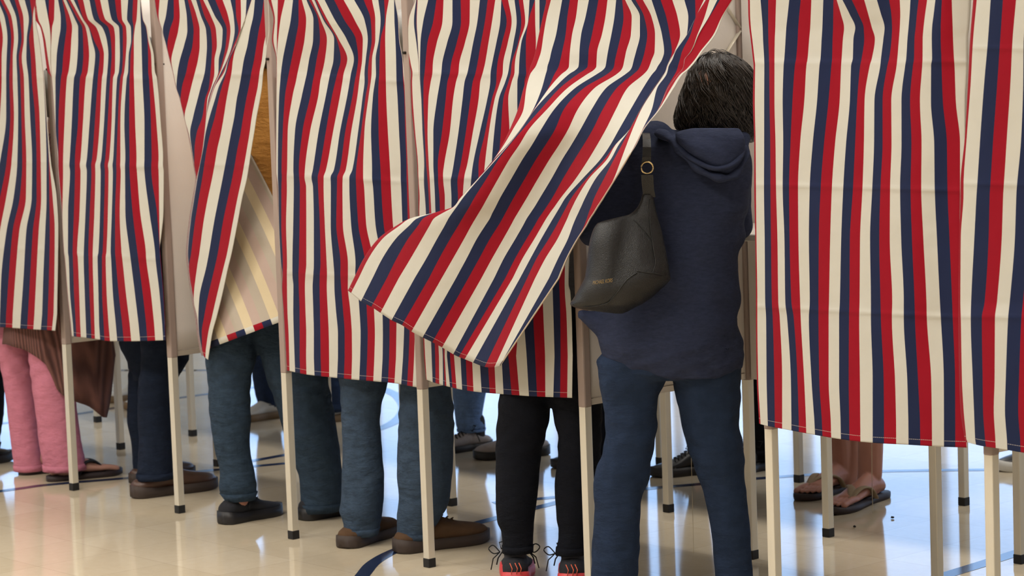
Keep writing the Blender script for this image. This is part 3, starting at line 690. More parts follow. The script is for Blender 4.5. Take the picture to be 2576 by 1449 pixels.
# -- sixth curtain, pushed out and swept across its neighbours by the woman
k1 = 560/2576; k2 = 500/2415; k3 = 540/2576
def r5(d): 
    """{column: x}: edges not named are folded out of sight and read from their neighbours"""
    ks = sorted(d); return [interp(ks, [d[k] for k in ks], i) if ks[0] <= i <= ks[-1] else (d[ks[0]]+.25*(i-ks[0]) if i < ks[0] else d[ks[-1]]-.25*(i-ks[-1])) for i in range(27)]
def lin(start, xs, off=0, k=1): return {start+i: off+k*x for i, x in enumerate(xs)}
c5 = [
 (0, r5(lin(0, [345, 395, 525, 615, 710, 835, 945, 1050, 1150, 1220, 1255, 1325, 1375, 1460, 1560, 1665, 1800, 1940, 2065, 2165, 2186, 2190, 2230, 2320, 2350, 2490, 2500], 1300, k1))),
 (43, r5(lin(0, [300, 345, 490, 585, 685, 795, 910, 1025, 1130, 1235, 1330, 1425, 1475, 1560, 1625, 1730, 1860, 1985, 2068, 2070, 2071, 2072, 2172, 2222, 2230, 2370, 2385], 1300, k1))),
 (87, r5(lin(0, [255, 310, 455, 565, 640, 745, 870, 985, 1095, 1205, 1320, 1425, 1510, 1600, 1680, 1770, 1890, 1968, 1969, 1970, 1971, 2010, 2090, 2104, 2108, 2275, 2295], 1300, k1))),
 (130, r5(lin(0, [215, 280, 400, 525, 615, 725, 830, 930, 1055, 1160, 1265, 1380, 1480, 1595, 1705, 1795, 1826, 1828, 1830, 1832, 1836, 1912, 2014, 2016, 2018, 2122, 2140], 1300, k1))),
 (150, r5(lin(0, [190, 250, 380, 505, 608, 722, 826, 924, 1040, 1138, 1246, 1355, 1455, 1562, 1680, 1770, 1772, 1774, 1776, 1778, 1800, 1888, 1940, 1942, 1944, 2060, 2078], 1300, k1))),
 (168, r5(lin(0, [1334, 1347, 1377, 1405, 1431, 1455, 1478, 1500, 1523, 1544.5, 1567, 1590, 1609.6, 1633, 1654, 1677, 1677.2, 1677.4, 1677.6, 1678, 1681.5, 1705, 1719, 1719.3, 1719.6, 1732.6, 1737]))),
 (176, r5(lin(0, [1332, 1341, 1376, 1401, 1426, 1448, 1470, 1494, 1517, 1540, 1563, 1586, 1605, 1629, 1650, 1675, 1675.3, 1675.6, 1675.9, 1676, 1680, 1703, 1715, 1715.3, 1715.6, 1725, 1729]))),
 (186, r5(lin(0, [1329, 1334, 1373, 1395, 1413, 1432, 1454, 1478, 1502, 1528, 1552, 1574, 1594, 1620, 1641, 1670, 1670.3, 1670.6, 1670.9, 1671, 1677, 1698, 1706, 1706.3, 1706.6, 1712, 1717]))),
 (222, r5(lin(0, [1317, 1324, 1363, 1379, 1381, 1394, 1408, 1427, 1446, 1468, 1495, 1524, 1551, 1578, 1617.5, 1645, 1645.3, 1645.6, 1646, 1646.5, 1653, 1677.6, 1680, 1680.3, 1681, 1688, 1694]))),
 (274, r5(lin(0, [1303, 1317, 1342, 1344, 1345, 1346, 1361, 1377, 1395, 1419, 1454, 1489, 1517, 1550, 1587, 1612, 1612.4, 1612.8, 1613.2, 1614, 1640, 1656, 1656.5, 1657, 1657.5, 1658, 1660]))),
 (326, r5(lin(0, [1282, 1290, 1308, 1308.5, 1309, 1309.5, 1315, 1330, 1361, 1396, 1429, 1460, 1491, 1524, 1557, 1583, 1583.3, 1583.6, 1584, 1591, 1616, 1616.4, 1616.8, 1617.2, 1617.6, 1618, 1618.4]))),
 (365, r5(lin(0, [1263, 1267, 1276, 1277, 1278, 1279, 1282, 1306, 1338, 1372, 1406, 1437, 1468, 1502, 1535, 1547, 1548, 1556, 1564, 1576, 1597, 1597.4, 1597.8, 1598.2, 1598.6, 1599, 1599.4]))),
 (400, r5(lin(2, [1243, 1245, 1247, 1249, 1255, 1282, 1315, 1349, 1383, 1415, 1446, 1481, 1511, 1521, 1527.5, 1537, 1545, 1563, 1578]))),
 (450, r5(lin(4, [1202.5, 1204.6, 1223.5, 1253, 1286, 1320, 1353, 1387, 1416, 1448, 1465, 1475, 1481, 1498, 1519, 1544, 1548]))),
 (500, r5(lin(4, [1157, 1163, 1192, 1225, 1257, 1291, 1324, 1357, 1388, 1409, 1421, 1436, 1450, 1471, 1494, 1517]))),
 (520, r5(lin(4, [1142, 1149, 1181, 1214, 1247, 1280, 1312, 1345, 1375, 1395, 1409, 1425, 1440, 1462, 1487, 1504]))),
 (535, r5(lin(3, [1093, 1115, 1138, 1172, 1205, 1239, 1272, 1303, 1335, 1365, 1384, 1400, 1417, 1433, 1455, 1481, 1495]))),
 (550, r5(lin(1, [1030, 1048, 1064, 1091, 1128, 1163, 1196, 1232, 1264, 1294, 1325, 1354.5, 1374, 1391, 1409, 1427, 1448, 1476, 1485]))),
 (567, r5(lin(0, [998, 1006, 1030, 1052, 1081, 1119, 1153, 1186, 1221, 1254, 1285, 1316, 1345, 1364, 1381, 1400, 1419, 1441, 1470, 1476]))),
 (600, r5(lin(0, [952, 963, 996, 1027, 1062, 1100, 1133, 1168, 1200, 1233, 1266.5, 1297, 1325, 1345, 1362, 1381, 1403, 1429, 1453, 1454]))),
 (650, r5(lin(0, [915, 927, 962, 998, 1033, 1072.6, 1105, 1139.7, 1174, 1205.7, 1238, 1267.5, 1296, 1314.7, 1334.6, 1350, 1372, 1404, 1427]))),
 (700, r5(lin(0, [890, 902, 937, 973, 1003, 1043, 1079, 1111, 1147, 1178, 1211, 1243, 1271, 1289.6, 1308, 1326, 1346, 1381, 1406])))]
c5 = [(y, None, xs) for y, xs in c5]
hem5 = [(875, 731), (883, 737), (908, 758), (934, 772), (957, 787), (985, 805.5), (1011, 818), (1035, 834), (1063, 849), (1087.5, 861), (1112, 874), (1140, 891), (1154, 898), (1169, 903.5), (1190, 912), (1219, 923), (1244, 923), (1257, 920)]
hem5 += [(1259.5-.2*i, 918) for i in range(27-len(hem5))]
def off5(x, y):
    f = min(1, max(0, y/420)); f = f*f*(3-2*f)
    g = max(0, min(1, (1500-x)/560)); h = math.exp(-((x-1560)/110)**2-((y-430)/190)**2)
    wv = .022*math.sin((x+.55*y)/62.0)*f
    return -.012-.15*f-.05*f*g-.06*h + wv
curtain('booth_curtain', 'striped curtain swept sideways across its neighbours by the woman with the handbag', 26, 2, c5, hem5, -.034, [], off=off5)

# -- seventh curtain
q = 600/1456; Q = 600/1365
c6 = [
 (0, 0, S(1870, q, [28, 40, 105, 152, 200, 280, 350, 415, 488, 550, 570, 605, 662, 738, 815, 890, 955, 1020, 1070, 1122, 1172, 1212, 1272, 1390])),
 (35, 0, S(1870, q, [30, 41, 112, 152, 197, 271, 342, 412, 485, 549, 595, 648, 702, 762, 840, 903, 958, 1015, 1060, 1110, 1162, 1208, 1275, 1385])),
 (70, 0, S(1870, q, [36, 46, 118, 152, 195, 262, 335, 408, 482, 548, 615, 683, 735, 785, 862, 908, 955, 1008, 1052, 1100, 1152, 1205, 1278, 1378])),
 (97, 0, S(1870, q, [44, 54, 120, 153, 192, 258, 332, 402, 478, 545, 608, 672, 738, 803, 855, 905, 950, 1002, 1045, 1095, 1150, 1205, 1280, 1370])),
 (148, 0, S(1870, q, [58, 68, 127, 157, 190, 250, 322, 392, 471, 542, 600, 668, 722, 784, 840, 890, 940, 994, 1042, 1094, 1152, 1209, 1286, 1368])),
 (164, 0, S(1870, q, [62, 72, 128, 158, 190, 246, 315, 385, 465, 538, 597, 658, 714, 772, 836, 880, 936, 988, 1036, 1092, 1146, 1210, 1289, 1367])),
 (254, 0, S(1870, q, [58, 70, 127, 160, 190, 240, 300, 372, 450, 520, 588, 650, 695, 740, 800, 850, 903, 965, 1018, 1078, 1145, 1218, 1297, 1355])),
 (360, 0, S(1870, Q, [62, 70, 119, 154, 184, 228, 270, 325, 397, 462, 525, 588, 640, 690, 748, 797, 848, 905, 962, 1020, 1092, 1165, 1240, 1268])),
 (470, 0, S(1870, Q, [62, 72, 118, 155, 187, 225, 262, 313, 380, 443, 507, 572, 628, 682, 738, 785, 840, 897, 957, 1018, 1095, 1168, 1240, 1243])),
 (600, 0, S(1870, Q, [68, 75, 122, 158, 195, 235, 265, 315, 375, 432, 497, 560, 610, 668, 725, 778, 838, 903, 965, 1030, 1108, 1180, 1237, 1239])),
 (760, 0, S(1870, Q, [72, 80, 125, 163, 200, 240, 275, 325, 380, 430, 490, 552, 607, 665, 730, 785, 852, 918, 980, 1048, 1125, 1195, 1237, 1239])),
 (798, 0, S(1870, Q, [72, 80, 130, 168, 208, 250, 288, 328, 375, 430, 488, 548, 605, 663, 730, 787, 850, 918, 982, 1050, 1130, 1198, 1242, 1244])),
 (956, 0, S(1870, Q, [77, 85, 133, 177, 222, 272, 310, 348, 390, 435, 488, 548, 603, 667, 740, 803, 868, 938, 1000, 1075, 1147, 1212, 1254, 1256])),
 (1055, 0, S(1870, Q, [89, 97, 139, 180, 222, 275, 317, 358, 406, 449, 500, 556, 606, 669, 740, 805, 874, 944, 1011, 1079, 1148, 1213, 1274, 1276]))]
hem6 = hemrow(24, 0, S(1870, Q, [90, 98, 140, 180, 222, 275, 318, 360, 410, 453, 503, 558, 607, 670, 740, 805, 875, 945, 1013, 1080, 1148, 1213, 1278, 1280]), [(1909, 1065), (1913, 1067), (1991, 1083), (2050, 1094), (2115, 1105), (2195, 1114), (2285, 1119), (2375, 1124), (2432, 1126)])
curtain('booth_curtain', 'striped curtain hanging straight right beside the woman, bare calves below it', 23, 2, c6, hem6, -.034, [(156, 156), (464, 480), (770, 800)])

# -- eighth curtain (cut by the right edge)
def ext7(xs, n=14, w=33.5): return xs+[xs[-1]+w*(i+1) for i in range(n)]
c7 = [(y, 0, ext7(xs)) for y, xs in (
 (0, [2448, 2457, 2492, 2523, 2556, 2590]), (104, [2440, 2447.6, 2485, 2516, 2547, 2575]), (207, [2435, 2442, 2476, 2509, 2542, 2574]),
 (345, [2427, 2432, 2466, 2499, 2533, 2569]), (470, [2416, 2424, 2458, 2491, 2525, 2558]), (484, [2416, 2424, 2457, 2490, 2524, 2557]), (600, [2413, 2417, 2451, 2487, 2520, 2553]),
 (760, [2411, 2416, 2443, 2477, 2508, 2540]), (800, [2411, 2417, 2442, 2470, 2503, 2536]), (956, [2413, 2420, 2447, 2472, 2502, 2530]), (1030, [2416, 2424, 2450, 2473, 2500, 2528]), (1105, [2427, 2431, 2453, 2478, 2504, 2533]))]
hem7 = hemrow(20, 0, ext7([2430, 2434, 2455, 2480, 2505, 2534]), [(2430, 1112), (2470, 1122), (2510, 1128), (2576, 1139), (3100, 1200)])
curtain('booth_curtain', 'striped curtain cut off by the right edge of the photo', 19, 2, c7, hem7, -.04, [(120, 130), (462, 476), (796, 808)])

# ------------------------------------------------------------------ people
def outline_leg(rows, P, dens=64, seg=28, squash=.92, seed=0, wr=.035):
    """a trouser leg from (y, left x, right x) silhouette rows, standing on the upright plane through P"""
    ys = [r[0] for r in rows]; rings = []; cen = []
    zb = on_plane((rows[-1][1]+rows[-1][2])/2, ys[-1], P).z
    for k in range(dens+1):
        y = ys[0]+(ys[-1]-ys[0])*k/dens
        a = on_plane(interp(ys, [r[1] for r in rows], y), y, P); b = on_plane(interp(ys, [r[2] for r in rows], y), y, P)
        c = (a+b)/2; r = (b-a).length/2; z = c.z; ring = []
        for i in range(seg):
            th = 2*math.pi*i/seg
            w = 1+wr*noise.noise(V((math.cos(th)*1.5+seed, math.sin(th)*1.5, z*11)))+wr*.5*noise.noise(V((math.cos(th)*3, math.sin(th)*3+seed, z*30)))
            lo_ = math.exp(-((z-zb)/.11)**2); kn_ = math.exp(-((z-.47)/.09)**2); tw = z+.05*math.sin(th+seed)
            if wr > .02: w += .055*lo_*math.sin(tw*165+2.2*noise.noise(V((math.cos(th)*1.2, math.sin(th)*1.2+seed, z*9))))*(.6+.4*math.sin(2*th+seed)) + .030*kn_*math.sin(tw*95+2.5*noise.noise(V((math.cos(th)+seed, math.sin(th), z*7)))) + .022*noise.noise(V((math.cos(th)*2.2+seed, math.sin(th)*2.2, tw*17)))
            q = c + HR*(r*w*math.cos(th)) + HF*(r*squash*w*math.sin(th)); q.z = z
            ring.append(q)
        rings.append(ring); cen.append((c.copy(), r))
    return rings, cen
def extend_up(rings, top_c, top_r, n=6):
    """carry the leg's topmost ring up to a hip ring"""
    r0 = rings[0]; seg = len(r0); out = []
    for k in range(n, 0, -1):
        t = k/n
        out.append([p.lerp(top_c + HR*(top_r*math.cos(2*math.pi*i/seg)) + HF*(top_r*.95*math.sin(2*math.pi*i/seg)), t) for i, p in enumerate(r0)])
    return out + rings
def shoe(parent, heel, toe, W, kind, mats, seed=0, toe_up=.0):
    """heel, toe: points on the floor. Returns the upper; sole, laces are its parts."""
    d = (toe-heel); d.z = 0; L = d.length; d.normalize(); s = V((-d.y, d.x, 0))
    f = L/.29
    prof_w = [(0, .30), (.04, .62), (.12, .80), (.25, .80), (.42, .76), (.58, .92), (.72, 1.0), (.85, .90), (.94, .62), (1.0, .22)]
    hi = {'sneaker': [(0, .056), (.06, .072), (.16, .084), (.3, .092), (.42, .088), (.56, .070), (.7, .056), (.85, .046), (.95, .036), (1, .026)],
          'boot': [(0, .040), (.06, .052), (.16, .060), (.3, .078), (.42, .082), (.56, .070), (.7, .058), (.85, .050), (.95, .040), (1, .028)]}[kind if kind == 'boot' else 'sneaker']
    st = .038*f if kind != 'boot' else .030*f
    def wid(u): return W/2*interp([a for a, b in prof_w], [b for a, b in prof_w], u)
    def hgt(u): return (1.15 if kind != 'boot' else 1.12)*f*interp([a for a, b in hi], [b for a, b in hi], u)
    def lift(u): return toe_up*max(0, u-.65)**2*4*f*.06 + .006*f*max(0, (u-.8)/.2)**2 + .004*f*max(0, (.08-u)/.08)
    N = 26; bm = bmesh.new(); rings = []
    for k in range(N+1):
        u = k/N; c = heel + d*(L*(.012+.976*u)); w = wid(u)*.95; h = hgt(u); z0 = st*.72+lift(u); ring = []
        for i in range(18):
            th = 2*math.pi*i/18; x = math.cos(th); y = math.sin(th)
            px = w*(abs(x)**.8)*(1 if x >= 0 else -1)*(1-.28*max(0, y)**1.5)
            pz = z0 + (h-z0+lift(u))*(.5+.5*y) if y > -.2 else z0+(h-z0)*.05
            ring.append(c + s*px + V((0, 0, pz)))
        rings.append(ring)
    loft(bm, rings); up = put('shoe', bm, mats[0], parent)
    bm = bmesh.new(); rings = []
    for k in range(N+1):
        u = k/N; c = heel + d*(L*u); w = wid(u)*1.04+.002; z0 = lift(u); zt = st*(1.0+.25*math.exp(-((u-.05)/.12)**2))+lift(u)
        a = .10 if kind == 'boot' else .18
        rings.append([c+s*w*.94+V((0, 0, z0)), c+s*w+V((0, 0, z0+.004)), c+s*w*1.02+V((0, 0, (z0+zt)/2)), c+s*w*.97+V((0, 0, zt)), c-s*w*.97+V((0, 0, zt)), c-s*w*1.02+V((0, 0, (z0+zt)/2)), c-s*w+V((0, 0, z0+.004)), c-s*w*.94+V((0, 0, z0))])
    loft(bm, rings); put('sole', bm, mats[1], up)
    if len(mats) > 2 and mats[2] is not None:
        bm = bmesh.new()
        for q in range(5):
            u = .40+.055*q; c = heel+d*(L*u); w = wid(u)*.62; h = hgt(u)
            tube(bm, [c+s*w*t+V((0, 0, h*(1-.22*abs(t)**2)+.004)) + d*(.006*(1 if t > 0 else -1)) for t in (-1, -.6, -.2, .2, .6, 1)], .0028, 6)
        c = heel+d*(L*.40)+V((0, 0, hgt(.40)+.004))
        for sg in (-1, 1):
            tube(bm, [c, c+s*.025*sg+V((0, 0, .022)), c+s*.05*sg+V((0, 0, .018))-d*.012, c+s*.045*sg+V((0, 0, -.004)), c+s*.012*sg], .0022, 6)
            tube(bm, [c, c+s*.03*sg+V((0, 0, .004))-d*.01, c+s*.055*sg+V((0, 0, -.03))-d*.02, c+s*.060*sg+V((0, 0, -.05))-d*.025], .0022, 6)
        put('lace', bm, mats[2], up)
    bm = bmesh.new(); ac = heel+d*(L*.24); capsule(bm, ac+V((0, 0, .05)), ac+V((0, 0, .12)), .034, .036, 14); put('sock', bm, M_SOCK, up)
    return up
def hand(bm, wrist, d, up, side, sc=1.0):
    """palm, four unequal bent fingers and a thumb that leaves the side of the palm"""
    d = d.normalized(); s = d.cross(up).normalized()*side; n = s.cross(d).normalized()*side
    pc = wrist + d*.045*sc
    for o in (-.024, -.008, .008, .024): capsule(bm, wrist+s*o*.7*sc, pc+d*.04*sc+s*o*sc, .014*sc, .012*sc, 8)
    for i, (o, Ls) in enumerate(((-.027, .062), (-.009, .074), (.009, .078), (.027, .068))):
        a = pc+d*.042*sc+s*o*sc; b = a+(d*.9-n*.25).normalized()*Ls*.5*sc; c = b+(d*.6-n*.75).normalized()*Ls*.32*sc; e = c+(d*.3-n*.9).normalized()*Ls*.22*sc
        capsule(bm, a, b, .0092*sc, .0085*sc, 8); capsule(bm, b, c, .0085*sc, .008*sc, 8); capsule(bm, c, e, .008*sc, .007*sc, 8)
    a = wrist+d*.02*sc+s*.022*sc; b = a+(d*.6+s*.8-n*.3).normalized()*.042*sc; c = b+(d*.9+s*.2-n*.4).normalized()*.03*sc
    capsule(bm, a, b, .012*sc, .0105*sc, 8); capsule(bm, b, c, .0105*sc, .009*sc, 8)
def head_geo(bm, c, face, H):
    """skull, jaw, nose, ears, brow and lips, facing the level direction face"""
    f = face.normalized(); s = V((f.y, -f.x, 0)); r = H/7.6/2
    rot = Matrix(((s.x, f.x, 0), (s.y, f.y, 0), (0, 0, 1)))
    ball(bm, c+V((0, 0, r*.18))-f*r*.10, (r*.74, r*.90, r*.82), rot); ball(bm, c+f*r*.18-V((0, 0, r*.38)), (r*.58, r*.62, r*.62), rot)
    capsule(bm, c+f*r*.80+V((0, 0, r*.06)), c+f*r*.98-V((0, 0, r*.24)), r*.10, r*.15, 8)
    ball(bm, c+f*r*.74-V((0, 0, r*.52)), (r*.26, r*.14, r*.09), rot, 10); ball(bm, c+f*r*.62-V((0, 0, r*.82)), (r*.22, r*.18, r*.16), rot, 10)
    for sg in (-1, 1):
        ball(bm, c+s*sg*r*.76-f*r*.08-V((0, 0, r*.05)), (r*.09, r*.20, r*.28), rot, 10); ball(bm, c+f*r*.72+s*sg*r*.30+V((0, 0, r*.20)), (r*.24, r*.12, r*.08), rot, 10)
def person(label, feet, H, face, trouser, top_mat, hair_mat, skin=None, rows=None, vox=.0085, hip_shift=None, top_drop=.0, arms=True, extra_body=None, hem_rows=None, shoulders=.205, torso=None, hair=True, fullvox=.012, topname='top'):
    """feet: ankle points on the floor (left, right by picture). rows: per leg silhouette rows."""
    f = face.normalized(); s = V((f.y, -f.x, 0)); skin = skin or M_SKIN
    mid = sum(feet, V((0, 0, 0)))/len(feet); mid.z = 0
    if hip_shift is None: hip_shift = V((0, max(0, .27-mid.y), 0)) if f.y > .5 else V((0, 0, 0))
    hip = mid + V((0, 0, H*.52)) + hip_shift; chest = hip + V((0, 0, H*.20)) + f*.01; sh = hip+V((0, 0, H*.29)); neck = hip+V((0, 0, H*.335)); hd = hip+V((0, 0, H*.415))+f*.02
    legs = []
    bm = bmesh.new()
    # trousers
    if rows:
        tb = bmesh.new(); tops = []
        order = sorted(range(len(rows)), key=lambda i: rows[i][0][1]+rows[i][0][2])
        for n_, i in enumerate(range(len(rows))):
            rg, cen = outline_leg(rows[i], feet[i], seed=i*7+H*10)
            off = (rg[0][0]-rg[0][len(rg[0])//2]).length/2
            side = -1 if i == order[0] else 1
            tc = hip + HR*(side*.085) - V((0, 0, .03)); rg2 = extend_up(rg, tc, .105)
            loft(tb, rg2); legs.append(cen); tops.append((tc, rg))
        ring = lambda z, a, b: [hip+V((0, 0, z)) + s*(a*math.cos(2*math.pi*k/24)) + f*(b*math.sin(2*math.pi*k/24)) for k in range(24)]
        loft(tb, [ring(-.12, .10, .09), ring(-.07, .165, .125), ring(0, .175, .13), ring(.08, .16, .12)])
    # body
    for i, a in enumerate(feet):
        side = -1 if (a-mid).dot(HR) < 0 else 1
        hp = hip + HR*(side*.085) - V((0, 0, .02))
        if legs:
            cen = legs[i]; k0, k1_, k2_ = cen[0], cen[len(cen)//2], cen[-1]
            q5 = [cen[int(j*(len(cen)-1)/6)] for j in range(7)]; capsule(bm, hp, k0[0], .07, min(.06, k0[1]*.6))
            for j_, ((c0_, r0_), (c1_, r1_)) in enumerate(zip(q5, q5[1:])): capsule(bm, c0_, c1_, min(.060-.0045*j_, r0_*.6), min(.0555-.0045*j_, r1_*.6))
        else:
            kn = (hp+a)/2 + f*.02; kn.z = H*.285; capsule(bm, hp, kn, .085, .055); capsule(bm, kn, a+V((0, 0, H*.055)), .055, .036)
        ball(bm, V((a.x, a.y, .05))+f*.03, (.033, .033, .03))
    ring = lambda c, a, b: [c + s*(a*math.cos(2*math.pi*k/20)) + f*(b*math.sin(2*math.pi*k/20)) for k in range(20)]
    loft(bm, [ring(hip-V((0, 0, .09)), .12, .09), ring(hip, .15, .105), ring(hip+V((0, 0, .12)), .125, .09), ring(chest, .145, .10), ring(sh-V((0, 0, .03)), .15, .085), ring(sh+V((0, 0, .02)), .07, .06)])
    capsule(bm, sh, hd-V((0, 0, .05)), .058, .052); head_geo(bm, hd, f, H)
    hands = []
    tt = bmesh.new()
    for sg in (-1, 1):
        S0 = sh + s*(sg*(shoulders-.03)) - V((0, 0, .01)); el = S0 - V((0, 0, H*.165)) + f*.05 + s*(sg*.03); wr = el + f*(H*.13) - V((0, 0, .01)) - s*(sg*.05)
        if arms:
            capsule(bm, sh+s*(sg*.07), S0, .05, .045); capsule(bm, S0, el, .042, .034); capsule(bm, el, wr, .034, .024); hand(bm, wr, f-V((0, 0, .1)), V((0, 0, 1)), sg)
            capsule(tt, sh+s*(sg*.07), S0, .07, .065); capsule(tt, S0, el, .064, .054); capsule(tt, el, wr-f*.02, .054, .042)
    if extra_body: extra_body(bm)
    o = put('person', bm, skin); remesh(o, fullvox, 3 if fullvox > .006 else 2); tag(o, label, 'person')
    if rows:
        t = put('trousers', tb, trouser, o); remesh(t, vox, 2, .4)
        t.parent = o
        for i, (tc, rg) in enumerate(tops):                    # stitched hem round each leg's foot
            hb = bmesh.new(); a, b = rg[-1], rg[-4]
            ca, cb = sum(a, V((0,0,0)))/len(a), sum(b, V((0,0,0)))/len(b)
            loft(hb, [[ca+(p-ca)*1.015 for p in a], [ca+(p-ca)*1.045 for p in a], [cb+(p-cb)*1.045 for p in b], [cb+(p-cb)*1.0 for p in b]], cap=False)
            put('trouser_hem', hb, trouser, t)
    rg = lambda z, a, b, sh_=0: [hip+V((0, 0, z))+f*sh_ + s*(a*math.cos(2*math.pi*k/28)) + f*(b*math.sin(2*math.pi*k/28)) for k in range(28)]
    if torso: torso(tt)
    else: loft(tt, [rg(-.02-top_drop, .19, .145), rg(.05, .185, .14), rg(.16, .165, .125), rg(H*.20, .18, .135), rg(H*.26, .185, .125), rg(H*.295, .13, .10), rg(H*.325, .07, .07)])
    tp = put(topname, tt, top_mat, o); remesh(tp, .012, 4)
    if hair:
        hb = bmesh.new(); r = H/7.6/2; rot = Matrix(((s.x, f.x, 0), (s.y, f.y, 0), (0, 0, 1)))
        ball(hb, hd+V((0, 0, r*.26))-f*r*.18, (r*.82, r*.92, r*.84), rot, 20); ball(hb, hd-f*r*.5-V((0, 0, r*.2)), (r*.70, r*.5, r*.6), rot, 16)
        h = put('hair', hb, hair_mat, o); remesh(h, .012, 2)
    return o
def gp(x, y): return on_ground(x, y)
M_DENIM = fabric('blue_denim', (44, 58, 73), .45, 30, .30)
M_DENIM2 = fabric('mid_blue_denim', (53, 67, 84), .45, 30, .30)
M_DENIM3 = fabric('dark_teal_denim', (38, 52, 78), .40, 26, .30)
M_NAVYD = fabric('dark_navy_denim', (24, 32, 48), .40, 26, .25)
M_BLACKD = fabric('black_denim', (15, 17, 24), .35, 26, .25)
M_LIGHTD = fabric('light_blue_denim', (98, 124, 164), .35, 26, .3)
M_PINK = fabric('pink_trouser_cloth', (188, 116, 134), .18, 20, .22)
M_TAN = fabric('tan_fleece', (232, 168, 92), .20, 30, .3)
M_GREYTOP = fabric('grey_jersey', (96, 98, 104), .2, 30)
M_BLUETOP = fabric('blue_jersey', (60, 80, 120), .2, 30)
M_HAIRD = plain('dark_hair', (44, 36, 32), .5, .3, 200, sc3=(1, 1, .1)); M_HAIRG = plain('grey_hair', (140, 136, 130), .5, .2, 200)
M_BROWN = plain('brown_leather', (78, 54, 44), .42, .25, 18, 0, .1); M_SUEDE = plain('brown_suede', (88, 66, 48), .95, .25, 26, 0, .15, .2)
M_DSOLE = plain('dark_sole', (58, 46, 40), .7); M_BLACK = plain('black_leather', (22, 22, 26), .35, .2, 30); M_BLACKK = plain('black_knit', (24, 25, 32), .85, .3, 60, 0, .2)
M_BSOLE = plain('black_sole', (26, 24, 27), .5, .2, 30); M_REDSOLE = plain('coral_red_sole', (206, 64, 66), .5); M_LACE = plain('black_lace', (16, 16, 18), .8)
M_WHITE = plain('white_leather', (206, 204, 196), .5, .1, 20); M_GUM = plain('gum_sole', (120, 96, 66), .6); M_GREYS = plain('grey_sneaker_mesh', (150, 140, 136), .7, .3, 40)
M_SOCK = plain('charcoal_sock', (44, 44, 50), .9, .2, 80)
M_ORANGE = plain('orange_stitch', (214, 96, 66), .7); M_STRAP = plain('tan_woven_strap', (150, 130, 104), .8, .2, 90, 0, .2); M_FLIP = plain('dark_rubber_sandal', (44, 32, 34), .6)
def ankle(heel, toe, k=.22): return heel.lerp(toe, k)

# person in pink trousers and long brown cardigan, black flip-flops
def toes(bm, heel, toe, W, mirror):
    d = (toe-heel); d.z = 0; L = d.length; d.normalize(); s = V((-d.y, d.x, 0))*mirror; z0 = .022
    rings = []
    for u, w, h in ((.03, .22, .045), (.08, .30, .062), (.18, .34, .078), (.30, .33, .085), (.42, .35, .072), (.55, .42, .055), (.66, .46, .040), (.74, .45, .030)):
        c = heel+d*(L*u); ring = []
        for i in range(16):
            th = 2*math.pi*i/16; ring.append(c + s*(W*w*math.cos(th)*(1-.25*max(0, math.sin(th)))) + V((0, 0, z0+h*(.5+.5*math.sin(th)))))
        rings.append(ring)
    loft(bm, rings)
    for i, (o, r, Lt) in enumerate(((.29, .0125, .23), (.07, .0078, .235), (-.10, .0074, .215), (-.255, .0072, .185), (-.40, .0070, .14))):
        a = heel+d*(L*.66)+s*(W*o)+V((0, 0, z0+.018)); b = heel+d*(L*(.70+Lt*.55))+s*(W*o*1.06)+V((0, 0, z0+.016)); c = heel+d*(L*(.70+Lt))+s*(W*o*1.06)+V((0, 0, z0+.009))
        capsule(bm, a, b, r*1.05, r, 10); capsule(bm, b, c, r, r*.95, 10)
def flipflop(parent, heel, toe, W, mirror, m_sole, m_strap):
    d = (toe-heel); d.z = 0; L = d.length; d.normalize(); s = V((-d.y, d.x, 0))*mirror
    bm = bmesh.new(); rings = []
    pw = [(0, .25), (.05, .62), (.15, .78), (.35, .72), (.55, .84), (.75, 1.0), (.9, .82), (1, .3)]
    for k in range(25):
        u = k/24; c = heel+d*(L*(u*1.04-.02)); w = W/2*interp([a for a, b in pw], [b for a, b in pw], u); up = .006*max(0, (u-.85)/.15)
        rings.append([c+s*w*.94+V((0, 0, up)), c+s*w+V((0, 0, .010+up)), c+s*w*.98+V((0, 0, .022+up)), c-s*w*.98+V((0, 0, .022+up)), c-s*w+V((0, 0, .010+up)), c-s*w*.94+V((0, 0, up))])
    loft(bm, rings); o = put('flip_flop', bm, m_sole, parent)
    bm = bmesh.new(); post = heel+d*(L*.76)+s*(W*.20)
    for sg, w in ((1, .46), (-1, .46)):
        pts = [post+V((0, 0, .022)), post+V((0, 0, .044))-d*.012, heel+d*(L*.60)+s*(W*(.12+.16*sg))+V((0, 0, .070)), heel+d*(L*.47)+s*(W*.36*sg)+V((0, 0, .064)), heel+d*(L*.38)+s*(W*.43*sg)+V((0, 0, .022))]
        pp = smooth_path(pts, 6); tube(bm, pp, [.006]+[.014]*(len(pp)-2)+[.012], 10, .35)
    put('strap', bm, m_strap, o)
    return o
fa, fb = gp(122, 1211), gp(303, 1192); ga, gb = gp(50, 1194), gp(205, 1180)
FACE = V((0, 1, 0))
def ext_pink(bm):
    toes(bm, fa, fb, .10, -1); toes(bm, ga, gb, .10, 1)
